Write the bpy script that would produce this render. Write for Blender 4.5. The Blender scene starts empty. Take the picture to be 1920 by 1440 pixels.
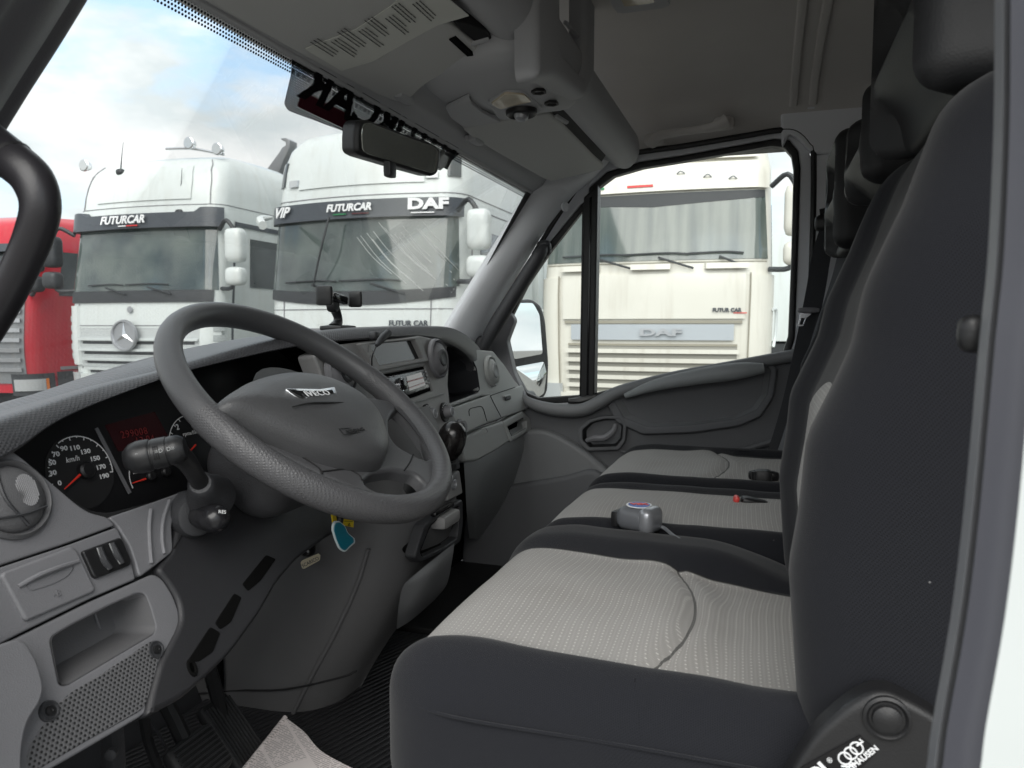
import bpy, bmesh, math, random
from mathutils import Vector as V, Matrix, noise as mnoise
from mathutils.geometry import tessellate_polygon
random.seed(7)
R = math.radians
scn = bpy.context.scene
COL = scn.collection

# ------------------------------------------------------------------ camera
YAW, PITCH, FOC = R(18.6), math.atan(110/1400), 1400.0
F0 = V((math.cos(YAW), math.sin(YAW), 0)); RT = V((math.sin(YAW), -math.cos(YAW), 0)); UZ = V((0, 0, 1))
FW = F0*math.cos(PITCH) - UZ*math.sin(PITCH); UP = F0*math.sin(PITCH) + UZ*math.cos(PITCH)
cd = bpy.data.cameras.new('camera'); cam = bpy.data.objects.new('camera', cd); COL.objects.link(cam)
cam.matrix_world = Matrix(((RT.x, UP.x, -FW.x, 0), (RT.y, UP.y, -FW.y, 0), (RT.z, UP.z, -FW.z, 0), (0, 0, 0, 1)))
cd.sensor_width = 36; cd.lens = 36*FOC/1920; cd.clip_start = .02; cd.clip_end = 3000
cd.dof.use_dof = True; cd.dof.focus_distance = 1.35; cd.dof.aperture_fstop = 13
scn.camera = cam
scn.view_settings.view_transform = 'Standard'; scn.view_settings.look = 'None'
scn.view_settings.exposure = 1.22; scn.view_settings.gamma = 1
scn.cycles.max_bounces = 8; scn.cycles.diffuse_bounces = 5; scn.cycles.glossy_bounces = 4
scn.cycles.transparent_max_bounces = 24; scn.cycles.use_denoising = True; scn.cycles.sample_clamp_indirect = 6
try: scn.cycles.denoiser = 'OPENIMAGEDENOISE'
except Exception: pass

# ------------------------------------------------------------------ world and sun
SUN_EL, SUN_AZ = R(44), R(188)          # azimuth: direction towards the sun, counted from +X to +Y
w = bpy.data.worlds.new('World'); scn.world = w; w.use_nodes = True
nt = w.node_tree; nt.nodes.clear(); N = nt.nodes.new; L = nt.links.new
sky = N('ShaderNodeTexSky'); sky.sky_type = 'NISHITA'; sky.sun_disc = False
sky.sun_elevation = SUN_EL; sky.sun_rotation = R(90) - SUN_AZ; sky.altitude = 100; sky.air_density = 1.0; sky.dust_density = .6
tc = N('ShaderNodeTexCoord'); mp = N('ShaderNodeMapping'); mp.inputs['Scale'].default_value = (1.0, 1.0, 2.4); mp.inputs['Location'].default_value = (3.1, .7, .4)
L(tc.outputs['Generated'], mp.inputs['Vector'])
n1 = N('ShaderNodeTexNoise'); n1.inputs['Scale'].default_value = 4.2; n1.inputs['Detail'].default_value = 9; n1.inputs['Roughness'].default_value = .52; n1.inputs['Distortion'].default_value = .25
n2 = N('ShaderNodeTexNoise'); n2.inputs['Scale'].default_value = 6.5; n2.inputs['Detail'].default_value = 8; n2.inputs['Roughness'].default_value = .5
L(mp.outputs[0], n1.inputs['Vector']); L(mp.outputs[0], n2.inputs['Vector'])
cr = N('ShaderNodeValToRGB'); cr.color_ramp.elements[0].position = .33; cr.color_ramp.elements[0].color = (0, 0, 0, 1); cr.color_ramp.elements[1].position = .45; cr.color_ramp.elements[1].color = (1, 1, 1, 1)
L(n1.outputs[0], cr.inputs[0])
cc = N('ShaderNodeValToRGB'); e = cc.color_ramp.elements; e[0].position = .36; e[0].color = (.70, .755, .775, 1); e[1].position = .60; e[1].color = (1, 1, 1, 1)
L(n2.outputs[0], cc.inputs[0])
mul = N('ShaderNodeVectorMath'); mul.operation = 'SCALE'; mul.inputs['Scale'].default_value = 5.1
L(cc.outputs[0], mul.inputs[0])
skm = N('ShaderNodeMix'); skm.data_type = 'RGBA'; skm.blend_type = 'MIX'; skm.inputs[0].default_value = .45; skm.inputs[7].default_value = (4.1, 5.4, 6.2, 1)
L(sky.outputs[0], skm.inputs[6])
mx = N('ShaderNodeMix'); mx.data_type = 'RGBA'; L(cr.outputs[0], mx.inputs[0]); L(skm.outputs[2], mx.inputs[6]); L(mul.outputs[0], mx.inputs[7])
bg = N('ShaderNodeBackground'); bg.inputs['Strength'].default_value = .11; L(mx.outputs[2], bg.inputs['Color'])
wo = N('ShaderNodeOutputWorld'); L(bg.outputs[0], wo.inputs['Surface'])
sl = bpy.data.lights.new('sun', 'SUN'); sl.energy = 1.5; sl.angle = R(60); sl.color = (1, .97, .92)
so = bpy.data.objects.new('sun', sl); COL.objects.link(so)
sd = V((math.cos(SUN_AZ)*math.cos(SUN_EL), math.sin(SUN_AZ)*math.cos(SUN_EL), math.sin(SUN_EL)))
so.rotation_euler = sd.to_track_quat('Z', 'Y').to_euler()

# ------------------------------------------------------------------ picture point -> real point on a given real plane
def ray(px, py): return FW + RT*((px-960)/FOC) - UP*((py-720)/FOC)
def P(px, py, X=None, Y=None, Z=None):
    d = ray(px, py)
    return d*(X/d.x if X is not None else Y/d.y if Y is not None else Z/d.z)
class Plane:
    def __init__(s, p, n, xd=(1, 0, 0)):
        s.p = V(p); s.n = V(n).normalized(); s.x = (V(xd) - s.n*V(xd).dot(s.n)).normalized(); s.y = s.n.cross(s.x)
        if s.y.z < 0: s.y = -s.y
    def __call__(s, px, py, off=0):
        d = ray(px, py); return d*(((s.p + s.n*off).dot(s.n))/d.dot(s.n))

# ------------------------------------------------------------------ geometry: (verts, faces)
def catmull(pts, n=6, closed=False):
    out = []; m = len(pts)
    rng = m if closed else m-1
    for i in range(rng):
        if closed: p0, p1, p2, p3 = pts[(i-1) % m], pts[i], pts[(i+1) % m], pts[(i+2) % m]
        else:
            p1, p2 = pts[i], pts[i+1]; p0 = pts[i-1] if i else p1*2-p2; p3 = pts[i+2] if i+2 < m else p2*2-p1
        for k in range(n):
            t = k/n
            out.append(.5*((2*p1) + (p2-p0)*t + (2*p0-5*p1+4*p2-p3)*t*t + (3*p1-p0-3*p2+p3)*t**3))
    if not closed: out.append(pts[-1].copy())
    return out
def rnd(pts, r, n=5):
    """round the corners of a closed polygon; r one value or one per corner"""
    m = len(pts); out = []
    rs = r if isinstance(r, (list, tuple)) else [r]*m
    for i in range(m):
        a, b, c = pts[i-1], pts[i], pts[(i+1) % m]
        la, lc = (a-b).length, (c-b).length
        q = min(rs[i], la*.48, lc*.48)
        if q < 1e-5: out.append(b.copy()); continue
        s = b + (a-b)*(q/la); e_ = b + (c-b)*(q/lc)
        for k in range(n+1):
            t = k/n; out.append(s*(1-t)**2 + b*(2*t*(1-t)) + e_*t*t)
    return out
def area2(l): return sum(l[i-1][0]*l[i][1]-l[i][0]*l[i-1][1] for i in range(len(l)))/2
def offset2(l, d):
    """move a counter-clockwise 2D loop inwards by d"""
    out = []; m = len(l)
    for i in range(m):
        a, b, c = l[i-1], l[i], l[(i+1) % m]
        e1 = (b[0]-a[0], b[1]-a[1]); e2 = (c[0]-b[0], c[1]-b[1])
        l1 = math.hypot(*e1) or 1e-9; l2 = math.hypot(*e2) or 1e-9
        nx = -e1[1]/l1 - e2[1]/l2; ny = e1[0]/l1 + e2[0]/l2; q = math.hypot(nx, ny) or 1e-9
        k = min(1/max(.35, q/2), 2)
        out.append((b[0]+nx/q*d*k, b[1]+ny/q*d*k))
    return out
def g_plate(loops, n, th, bev=.003, seg=3, back=True):
    """plate with rounded front edge; loops[0] outer, others holes (3D, coplanar); front at the loops, body along -n"""
    n = n.normalized(); x = (loops[0][1]-loops[0][0])
    x = max(((p-loops[0][0]) for p in loops[0]), key=lambda q: q.length).normalized(); x = (x-n*x.dot(n)).normalized(); y = n.cross(x); o = loops[0][0]
    vs, fs = [], []; caps = []
    for k, lp in enumerate(loops):
        l2 = [((p-o).dot(x), (p-o).dot(y)) for p in lp]
        if (area2(l2) < 0) != (k > 0): l2 = l2[::-1]
        rings = []
        for j in range(seg+1):
            a = math.pi/2*j/seg
            rings.append((offset2(l2, bev*(1-math.sin(a))) if bev else l2, -bev*(1-math.cos(a))))
        rings.append((l2, -th))
        base = len(vs); m = len(l2)
        for (lq, h) in rings:
            vs += [o + x*a + y*b + n*h for a, b in lq]
        for j in range(len(rings)-1):
            for i in range(m):
                a = base+j*m+i; b = base+j*m+(i+1) % m; fs.append((a, a+m, b+m, b))
        caps.append((base, m, len(rings)))
    def cap(ri):
        polys = []; idx = []
        for base, m, nr in caps:
            s = base + (0 if ri == 0 else (nr-1)*m)
            polys.append([V(((vs[s+i]-o).dot(x), (vs[s+i]-o).dot(y), 0)) for i in range(m)]); idx += list(range(s, s+m))
        for t in tessellate_polygon(polys):
            q = [idx[i] for i in t]
            nn = (vs[q[1]]-vs[q[0]]).cross(vs[q[2]]-vs[q[0]]).dot(n)
            if (nn < 0) == (ri == 0): q = q[::-1]
            fs.append(tuple(q))
    cap(0)
    if back: cap(1)
    return vs, fs
def g_grid(rows, closed_u=False):
    vs = [p for r_ in rows for p in r_]; m = len(rows[0]); fs = []
    for j in range(len(rows)-1):
        for i in range(m if closed_u else m-1):
            a = j*m+i; b = j*m+(i+1) % m; fs.append((a, b, b+m, a+m))
    return vs, fs
def g_patch(rows, nu=6, nv=6):
    rr = [catmull(r_, nu) for r_ in rows]; cols = [catmull([r_[i] for r_ in rr], nv) for i in range(len(rr[0]))]
    return g_grid([[c[j] for c in cols] for j in range(len(cols[0]))])
def g_thick(g, vec):
    vs, fs = g; n = len(vs); from collections import Counter
    ec = Counter(); 
    for f in fs:
        for i in range(len(f)): ec[(f[i], f[(i+1) % len(f)])] += 1
    out = list(fs) + [tuple(i+n for i in f[::-1]) for f in fs]
    for (a, b) in ec:
        if (b, a) not in ec: out.append((b, a, a+n, b+n))
    return list(vs)+[v+vec for v in vs], out
def g_tube(pts, rad, n=12, smooth=6, flat=1.0, upv=None, caps=True):
    rads = rad if isinstance(rad, (list, tuple)) else [rad]*len(pts)
    if smooth:
        rr = catmull([V((q, 0, 0)) for q in rads], smooth); rads = [q.x for q in rr]; pts = catmull(pts, smooth)
    rows = []; prev = None
    for i, p in enumerate(pts):
        t = (pts[min(i+1, len(pts)-1)]-pts[max(i-1, 0)]).normalized()
        if prev is None:
            a = upv or (V((0, 0, 1)) if abs(t.z) < .9 else V((1, 0, 0))); prev = (a-t*a.dot(t)).normalized()
        prev = (prev-t*prev.dot(t)).normalized(); b = t.cross(prev)
        rows.append([p + prev*math.cos(2*math.pi*k/n)*rads[i]*flat + b*math.sin(2*math.pi*k/n)*rads[i] for k in range(n)])
    vs, fs = g_grid(rows, True)
    if caps:
        fs.append(tuple(range(n))[::-1]); fs.append(tuple(range(len(vs)-n, len(vs))))
    return vs, fs
def g_lathe(o, ax, prof, n=24, xd=None, sx=1.0):
    """prof: (radius, height along ax)"""
    ax = V(ax).normalized(); a = V(xd) if xd else (V((1, 0, 0)) if abs(ax.x) < .9 else V((0, 0, 1)))
    a = (a-ax*a.dot(ax)).normalized(); b = ax.cross(a); o = V(o)
    rows = [[o + ax*h + (a*math.cos(2*math.pi*k/n)*sx + b*math.sin(2*math.pi*k/n))*r_ for k in range(n)] for r_, h in prof]
    vs, fs = g_grid(rows, True)
    if prof[0][0] > 1e-6: fs.append(tuple(range(n))[::-1])
    if prof[-1][0] > 1e-6: fs.append(tuple(range(len(vs)-n, len(vs))))
    return vs, fs
def g_rbox(c, size, r, n=(8, 8, 8), fn=None, M=None):
    """rounded box: a gridded cube pushed to rounded corners, then fn(local point) for shaping"""
    hx, hy, hz = (s/2 for s in size); vs, fs, idx = [], [], {}
    r = min(r, hx, hy, hz)*.999; h = (hx, hy, hz)
    def coord(k, i):
        # finer spacing near the rounded edges
        t = i/n[k]; return (2*t-1)
    def add(p):
        key = tuple(round(q, 5) for q in p)
        if key not in idx:
            q = V((p[0]*hx, p[1]*hy, p[2]*hz))
            cl = V([max(-h[k]+r, min(h[k]-r, q[k])) for k in range(3)])
            d = q-cl; q = cl + d.normalized()*r if d.length > 1e-9 else q
            if fn: q = fn(q) if not isinstance(fn, tuple) else q
            idx[key] = len(vs); vs.append(q)
        return idx[key]
    for ax in range(3):
        u, v = (ax+1) % 3, (ax+2) % 3
        for s in (-1, 1):
            for i in range(n[u]):
                for j in range(n[v]):
                    q = []
                    for (a, b) in ((i, j), (i+1, j), (i+1, j+1), (i, j+1)):
                        p = [0, 0, 0]; p[ax] = s; p[u] = coord(u, a); p[v] = coord(v, b); q.append(add(p))
                    fs.append(tuple(q if s > 0 else q[::-1]))
    c = V(c)
    vs = [(M @ q if M else q) + c for q in vs]
    return vs, fs
def g_box(a, b):
    x0, y0, z0 = (min(a[i], b[i]) for i in range(3)); x1, y1, z1 = (max(a[i], b[i]) for i in range(3))
    vs = [V((x, y, z)) for z in (z0, z1) for y in (y0, y1) for x in (x0, x1)]
    return vs, [(0, 2, 3, 1), (4, 5, 7, 6), (0, 1, 5, 4), (2, 6, 7, 3), (0, 4, 6, 2), (1, 3, 7, 5)]
def g_tri(poly, n, th):
    return g_plate([poly], n, th, 0, 1)
def g_strip(pts, wd, n, th=.002, bev=0):
    """flat ribbon along a polyline lying in the plane with normal n"""
    n = n.normalized(); l, r_ = [], []
    for i, p in enumerate(pts):
        t = (pts[min(i+1, len(pts)-1)]-pts[max(i-1, 0)]).normalized(); s = n.cross(t)
        l.append(p+s*wd/2); r_.append(p-s*wd/2)
    g = g_grid([[q for q in l], [q for q in r_]]); return g_thick(([q+n*th for q in g[0]], g[1]), n*-th*1.0)
def g_disc(o, n, r_, th=.001, k=20, sx=1.0, xd=None):
    return g_lathe(o, n, [(r_, -th), (r_, 0), (0, 0)], k, xd, sx)
def xf(g, M): return [M @ v for v in g[0]], g[1]
FONTC = {}
def g_text(s, o, xd, yd, size, align='CENTER', shear=0, ext=.0004, bold=0, sx=1.0, space=1.0):
    cu = bpy.data.curves.new('t', 'FONT'); cu.body = s; cu.size = size; cu.align_x = align; cu.align_y = 'CENTER'; cu.shear = shear
    cu.extrude = ext; cu.offset = bold; cu.space_character = space; cu.resolution_u = 3
    ob = bpy.data.objects.new('t', cu); COL.objects.link(ob)
    dg = bpy.context.evaluated_depsgraph_get(); me = bpy.data.meshes.new_from_object(ob.evaluated_get(dg))
    xd = V(xd).normalized(); yd = V(yd).normalized(); zd = xd.cross(yd)
    vs = [V(o) + xd*v.co.x*sx + yd*v.co.y + zd*v.co.z for v in me.vertices]; fs = [tuple(p.vertices) for p in me.polygons]
    bpy.data.objects.remove(ob); bpy.data.curves.remove(cu); bpy.data.meshes.remove(me)
    return vs, fs

# ------------------------------------------------------------------ objects
def mk(name, geos, mat=None, parent=None, label=None, cat=None, group=None, kind=None, origin=None, sub=0, sharp=38, flip=False, wn=False):
    """one mesh object out of geometries; each item is (verts, faces) or ((verts, faces), material)"""
    me = bpy.data.meshes.new(name); vs, fs, mi, mats = [], [], [], []
    for g in geos:
        m = mat
        if isinstance(g[0], tuple) and not isinstance(g[0], V): g, m = g
        if m not in mats: mats.append(m)
        b = len(vs); vs += g[0]; fs += [tuple(i+b for i in f) for f in g[1]]; mi += [mats.index(m)]*len(g[1])
    o0 = V(origin) if origin is not None else None
    if parent is not None:
        po = V(parent['_o'])
        o0 = po if o0 is None else o0
    if o0 is None:
        c = [sum(v[k] for v in vs)/len(vs) for k in range(3)]; o0 = V((c[0], c[1], min(v.z for v in vs)))
    me.from_pydata([v-o0 for v in vs], [], fs); me.validate(); 
    for m in mats: me.materials.append(m)
    bm = bmesh.new(); bm.from_mesh(me)
    if len(bm.faces) == len(mi):
        for f, i in zip(bm.faces, mi): f.material_index = i
    bmesh.ops.remove_doubles(bm, verts=bm.verts, dist=1e-6)
    bmesh.ops.recalc_face_normals(bm, faces=bm.faces)
    cosl = math.radians(sharp)
    for f in bm.faces: f.smooth = True
    for e_ in bm.edges:
        if len(e_.link_faces) == 2: e_.smooth = e_.calc_face_angle(0) < cosl
    bm.to_mesh(me); bm.free()
    ob = bpy.data.objects.new(name, me); COL.objects.link(ob); ob['_o'] = tuple(o0)
    if parent is not None: ob.parent = parent; ob.location = o0 - V(parent['_o'])
    else: ob.location = o0
    if sub: md = ob.modifiers.new('s', 'SUBSURF'); md.levels = sub; md.render_levels = sub
    if wn: ob.modifiers.new('w', 'WEIGHTED_NORMAL').keep_sharp = True
    tag(ob, label, cat, group, kind); return ob
def tag(o, label=None, cat=None, group=None, kind=None):
    if label: o['label'] = label
    if cat: o['category'] = cat
    if group: o['group'] = group
    if kind: o['kind'] = kind
def thing(name, loc, label, cat, group=None):
    o = bpy.data.objects.new(name, None); COL.objects.link(o); o.location = loc; o['_o'] = tuple(V(loc)); o.empty_display_size = .05
    tag(o, label, cat, group); return o
def pan(name, pl, pts, th, mat, parent, r=.008, bev=.003, holes=(), off=0, extra=(), **kw):
    """a panel whose outline lies on plane pl"""
    lo = rnd([pl(x, y, off) for x, y in pts], r)
    hs = [rnd([pl(x, y, off) for x, y in h], .006) for h in holes]
    g = g_plate([lo]+hs, pl.n if pl.n.dot(lo[0]) < 0 else -pl.n, th, bev)
    return mk(name, [(g, mat)]+list(extra), mat, parent, wn=True, **kw)
def g_pocket(pl, pts, depth, shrink=.8, off=0, shift=(0, 0, 0)):
    lo = rnd([pl(x, y, off) for x, y in pts], .006); n = pl.n if pl.n.dot(lo[0]) < 0 else -pl.n
    c = sum(lo, V((0, 0, 0)))/len(lo); sh = V(shift)
    a = lo; b = [c + (p-c)*(1-(1-shrink)*.6) - n*depth*.8 + sh*.8 for p in lo]; d = [c + (p-c)*shrink - n*depth + sh for p in lo]
    vs, fs = g_grid([a, b, d], True); fs.append(tuple(range(len(vs)-len(a), len(vs)))); return vs, fs

# ------------------------------------------------------------------ materials
def mat_new(name):
    m = bpy.data.materials.new(name); m.use_nodes = True; t = m.node_tree; t.nodes.clear()
    o = t.nodes.new('ShaderNodeOutputMaterial'); b = t.nodes.new('ShaderNodeBsdfPrincipled'); t.links.new(b.outputs[0], o.inputs[0])
    return m, t, b
def solid(name, col, rough=.5, metal=0, grain=0, bump=.15, spec=.5, mottle=0, gscale=None, coat=0):
    m, t, b = mat_new(name); b.inputs['Base Color'].default_value = (*col, 1); b.inputs['Roughness'].default_value = rough
    b.inputs['Metallic'].default_value = metal; b.inputs['Specular IOR Level'].default_value = spec; b.inputs['Coat Weight'].default_value = coat
    c = t.nodes.new('ShaderNodeTexCoord')
    if grain:
        n = t.nodes.new('ShaderNodeTexVoronoi'); n.inputs['Scale'].default_value = grain; t.links.new(c.outputs['Object'], n.inputs['Vector'])
        q = t.nodes.new('ShaderNodeBump'); q.inputs['Strength'].default_value = bump; q.inputs['Distance'].default_value = .0006
        t.links.new(n.outputs[0], q.inputs['Height']); t.links.new(q.outputs[0], b.inputs['Normal'])
    if mottle:
        n = t.nodes.new('ShaderNodeTexNoise'); n.inputs['Scale'].default_value = gscale or 6; n.inputs['Detail'].default_value = 6; t.links.new(c.outputs['Object'], n.inputs['Vector'])
        r_ = t.nodes.new('ShaderNodeMapRange'); r_.inputs[3].default_value = 1-mottle; r_.inputs[4].default_value = 1+mottle; t.links.new(n.outputs[0], r_.inputs[0])
        h = t.nodes.new('ShaderNodeVectorMath'); h.operation = 'SCALE'; h.inputs[0].default_value = col; t.links.new(r_.outputs[0], h.inputs['Scale']); t.links.new(h.outputs[0], b.inputs['Base Color'])
        r2 = t.nodes.new('ShaderNodeMapRange'); r2.inputs[3].default_value = rough-mottle*.4; r2.inputs[4].default_value = min(1, rough+mottle*.4); t.links.new(n.outputs[0], r2.inputs[0]); t.links.new(r2.outputs[0], b.inputs['Roughness'])
    return m
def MN(t, op, a, b=None, c=None):
    n = t.nodes.new('ShaderNodeMath'); n.operation = op
    for i, q in enumerate((a, b, c)):
        if q is None: continue
        if isinstance(q, (int, float)): n.inputs[i].default_value = q
        else: t.links.new(q, n.inputs[i])
    return n.outputs[0]
def coords(t, kx=(1, 0, 0), ky=(0, 1, 0)):
    """two scalar coordinates from dot products with the object coordinate"""
    c = t.nodes.new('ShaderNodeTexCoord'); out = []
    for k in (kx, ky):
        n = t.nodes.new('ShaderNodeVectorMath'); n.operation = 'DOT_PRODUCT'; n.inputs[1].default_value = k; t.links.new(c.outputs['Object'], n.inputs[0]); out.append(n.outputs['Value'])
    return out
def dots(t, a, b, sx, sy, rad, stagger=True):
    """1 inside dots of a regular grid"""
    v = MN(t, 'DIVIDE', b, sy); row = MN(t, 'FLOOR', v); u = MN(t, 'DIVIDE', a, sx)
    if stagger: u = MN(t, 'ADD', u, MN(t, 'MULTIPLY', MN(t, 'MODULO', MN(t, 'ABSOLUTE', row), 2), .5))
    fu = MN(t, 'SUBTRACT', MN(t, 'FRACT', u), .5); fv = MN(t, 'SUBTRACT', MN(t, 'FRACT', v), .5)
    d = MN(t, 'SQRT', MN(t, 'ADD', MN(t, 'POWER', MN(t, 'MULTIPLY', fu, sx), 2), MN(t, 'POWER', MN(t, 'MULTIPLY', fv, sy), 2)))
    return MN(t, 'LESS_THAN', d, rad), d
def mixcol(t, f, a, b):
    n = t.nodes.new('ShaderNodeMix'); n.data_type = 'RGBA'
    for i, q in ((0, f), (6, a), (7, b)):
        if isinstance(q, (int, float)): n.inputs[i].default_value = q
        elif isinstance(q, tuple): n.inputs[i].default_value = (*q, 1)
        else: t.links.new(q, n.inputs[i])
    return n.outputs[2]
def bump(t, b, h, s, dist):
    q = t.nodes.new('ShaderNodeBump'); q.inputs['Strength'].default_value = s; q.inputs['Distance'].default_value = dist; t.links.new(h, q.inputs['Height']); t.links.new(q.outputs[0], b.inputs['Normal'])
def glass(name, tint=(1, 1, 1), refl=1.0, smear=0):
    m = bpy.data.materials.new(name); m.use_nodes = True; t = m.node_tree; t.nodes.clear()
    o = t.nodes.new('ShaderNodeOutputMaterial'); a = t.nodes.new('ShaderNodeBsdfTransparent'); a.inputs[0].default_value = (*tint, 1)
    g = t.nodes.new('ShaderNodeBsdfGlossy'); g.inputs['Roughness'].default_value = .02; f = t.nodes.new('ShaderNodeFresnel'); f.inputs[0].default_value = 1.35
    s = t.nodes.new('ShaderNodeMixShader'); t.links.new(MN(t, 'MULTIPLY', f.outputs[0], refl), s.inputs[0]); t.links.new(a.outputs[0], s.inputs[1]); t.links.new(g.outputs[0], s.inputs[2])
    last = s.outputs[0]
    if smear:
        c = t.nodes.new('ShaderNodeTexCoord'); n = t.nodes.new('ShaderNodeTexNoise'); n.inputs['Scale'].default_value = 9; n.inputs['Detail'].default_value = 8; t.links.new(c.outputs['Object'], n.inputs['Vector'])
        df = t.nodes.new('ShaderNodeBsdfDiffuse'); df.inputs[0].default_value = (.8, .82, .8, 1)
        k = t.nodes.new('ShaderNodeMixShader'); r_ = t.nodes.new('ShaderNodeMapRange'); r_.inputs[1].default_value = .35; r_.inputs[2].default_value = .8; r_.inputs[3].default_value = smear*.3; r_.inputs[4].default_value = smear
        t.links.new(n.outputs[0], r_.inputs[0]); t.links.new(r_.outputs[0], k.inputs[0]); t.links.new(last, k.inputs[1]); t.links.new(df.outputs[0], k.inputs[2]); last = k.outputs[0]
    t.links.new(last, o.inputs[0]); return m

m_grey = solid('grey_plastic', (.20, .20, .212), .44, grain=900, bump=.4, mottle=.09, gscale=7)
m_lgrey = solid('light_grey_plastic', (.34, .35, .35), .5, grain=900, bump=.3, mottle=.04)
m_dark = solid('dark_plastic', (.042, .043, .047), .5, grain=800, bump=.6, mottle=.08)
m_black = solid('black_plastic', (.014, .014, .015), .42, grain=700, bump=.15)
m_gloss = solid('gloss_black', (.008, .008, .009), .12)
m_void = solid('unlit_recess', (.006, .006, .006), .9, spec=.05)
m_rub = solid('rubber', (.02, .02, .021), .6, grain=500, bump=.2)
m_lining = solid('headliner_felt', (.56, .54, .52), .95, grain=700, bump=.5, mottle=.07, spec=.1)
m_trim = solid('roof_trim_plastic', (.41, .415, .43), .6, grain=1100, bump=.3)
m_pillar = solid('pillar_plastic', (.70, .715, .745), .5, grain=1100, bump=.25)
m_visor = solid('visor_vinyl', (.50, .505, .495), .65, grain=700, bump=.3)
m_chrome = solid('chrome', (.75, .76, .78), .18, 1)
m_silver = solid('silver_plastic', (.42, .43, .45), .35, .6)
m_white = solid('white_print', (.82, .83, .84), .5)
m_red = solid('red_plastic', (.62, .03, .03), .4)
m_seam = solid('seam_and_visor_shadow', (.012, .012, .013), .8)
# ================================================================== the yard and the lorries
GZ = -1.45
def asphalt():
    m, t, b = mat_new('yard_asphalt'); c = t.nodes.new('ShaderNodeTexCoord')
    n = t.nodes.new('ShaderNodeTexNoise'); n.inputs['Scale'].default_value = .35; n.inputs['Detail'].default_value = 10; t.links.new(c.outputs['Object'], n.inputs['Vector'])
    g = t.nodes.new('ShaderNodeTexNoise'); g.inputs['Scale'].default_value = 60; t.links.new(c.outputs['Object'], g.inputs['Vector'])
    t.links.new(mixcol(t, n.outputs[0], (.13, .125, .115), (.24, .23, .21)), b.inputs['Base Color']); b.inputs['Roughness'].default_value = .9; bump(t, b, g.outputs[0], .4, .01); return m
mk('ground', [([V((-300, -300, GZ)), V((600, -300, GZ)), V((600, 500, GZ)), V((-300, 500, GZ))], [(0, 1, 2, 3)])], asphalt(), kind='structure')
def grassm():
    m, t, b = mat_new('hill_grass'); c = t.nodes.new('ShaderNodeTexCoord')
    n = t.nodes.new('ShaderNodeTexNoise'); n.inputs['Scale'].default_value = .9; n.inputs['Detail'].default_value = 10; t.links.new(c.outputs['Object'], n.inputs['Vector'])
    t.links.new(mixcol(t, n.outputs[0], (.035, .06, .02), (.13, .15, .06)), b.inputs['Base Color']); b.inputs['Roughness'].default_value = .95; bump(t, b, n.outputs[0], .8, .3); return m
rows = []
for i in range(24):
    y = -60 + i*6
    hh = 2.2 + .8*math.sin(i*.7) + .5*math.sin(i*2.1)
    rows.append([V((34, y, GZ-.3)), V((38, y, GZ+hh*.6)), V((44, y, GZ+hh*1.35)), V((60, y, GZ+hh*1.55)), V((80, y, GZ-.3))])
mk('hill', [g_patch(rows, 2, 3)], grassm(), kind='structure')

def paint(name, col, dirt=.1):
    m, t, b = mat_new(name); c = t.nodes.new('ShaderNodeTexCoord'); mpn = t.nodes.new('ShaderNodeMapping'); mpn.inputs['Scale'].default_value = (6, 6, .5); t.links.new(c.outputs['Object'], mpn.inputs[0])
    n = t.nodes.new('ShaderNodeTexNoise'); n.inputs['Scale'].default_value = 1.6; n.inputs['Detail'].default_value = 8; t.links.new(mpn.outputs[0], n.inputs['Vector'])
    q = t.nodes.new('ShaderNodeMapRange'); q.inputs[1].default_value = .5; q.inputs[2].default_value = .75; q.inputs[3].default_value = 0; q.inputs[4].default_value = dirt; t.links.new(n.outputs[0], q.inputs[0])
    t.links.new(mixcol(t, q.outputs[0], col, (.32, .27, .2)), b.inputs['Base Color']); b.inputs['Roughness'].default_value = .3; b.inputs['Coat Weight'].default_value = .4; b.inputs['Coat Roughness'].default_value = .1; return m
p_white = paint('lorry_white_paint', (.67, .71, .70), .16); p_cream = paint('lorry_cream_paint', (.66, .64, .575), .3); p_red = paint('lorry_red_paint', (.50, .009, .025), .1)
p_grey = paint('lorry_grey_plastic', (.2, .21, .22), .2); p_lw = paint('lorry_white_plastic', (.60, .64, .64), .2)
def scr(name, a, b_, streak=0):
    m, t, b = mat_new(name); c = t.nodes.new('ShaderNodeTexCoord'); mpn = t.nodes.new('ShaderNodeMapping'); mpn.inputs['Scale'].default_value = (1, 5 if streak else 1.2, .35 if streak else 1.2); t.links.new(c.outputs['Object'], mpn.inputs[0])
    n = t.nodes.new('ShaderNodeTexNoise'); n.inputs['Scale'].default_value = 1.7; n.inputs['Detail'].default_value = 5; t.links.new(mpn.outputs[0], n.inputs['Vector'])
    q = t.nodes.new('ShaderNodeMapRange'); q.inputs[1].default_value = .35; q.inputs[2].default_value = .65; t.links.new(n.outputs[0], q.inputs[0])
    t.links.new(mixcol(t, q.outputs[0], a, b_), b.inputs['Base Color']); b.inputs['Roughness'].default_value = .06; b.inputs['Specular IOR Level'].default_value = .6; b.inputs['Coat Weight'].default_value = .45; b.inputs['Coat Roughness'].default_value = .03; return m
s_merc = scr('lorry_windscreen', (.035, .055, .06), (.11, .135, .125)); s_daf = scr('lorry_windscreen_b', (.045, .06, .06), (.11, .135, .125)); s_cream = scr('lorry_windscreen_c', (.06, .08, .075), (.15, .17, .15), 1)
s_side = scr('lorry_side_glass', (.02, .028, .03), (.06, .07, .075))
m_band = solid('lorry_dark_band', (.055, .063, .075), .3, mottle=.12)
m_blk = solid('lorry_black_plastic', (.03, .033, .037), .5, mottle=.15, gscale=3)
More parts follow.
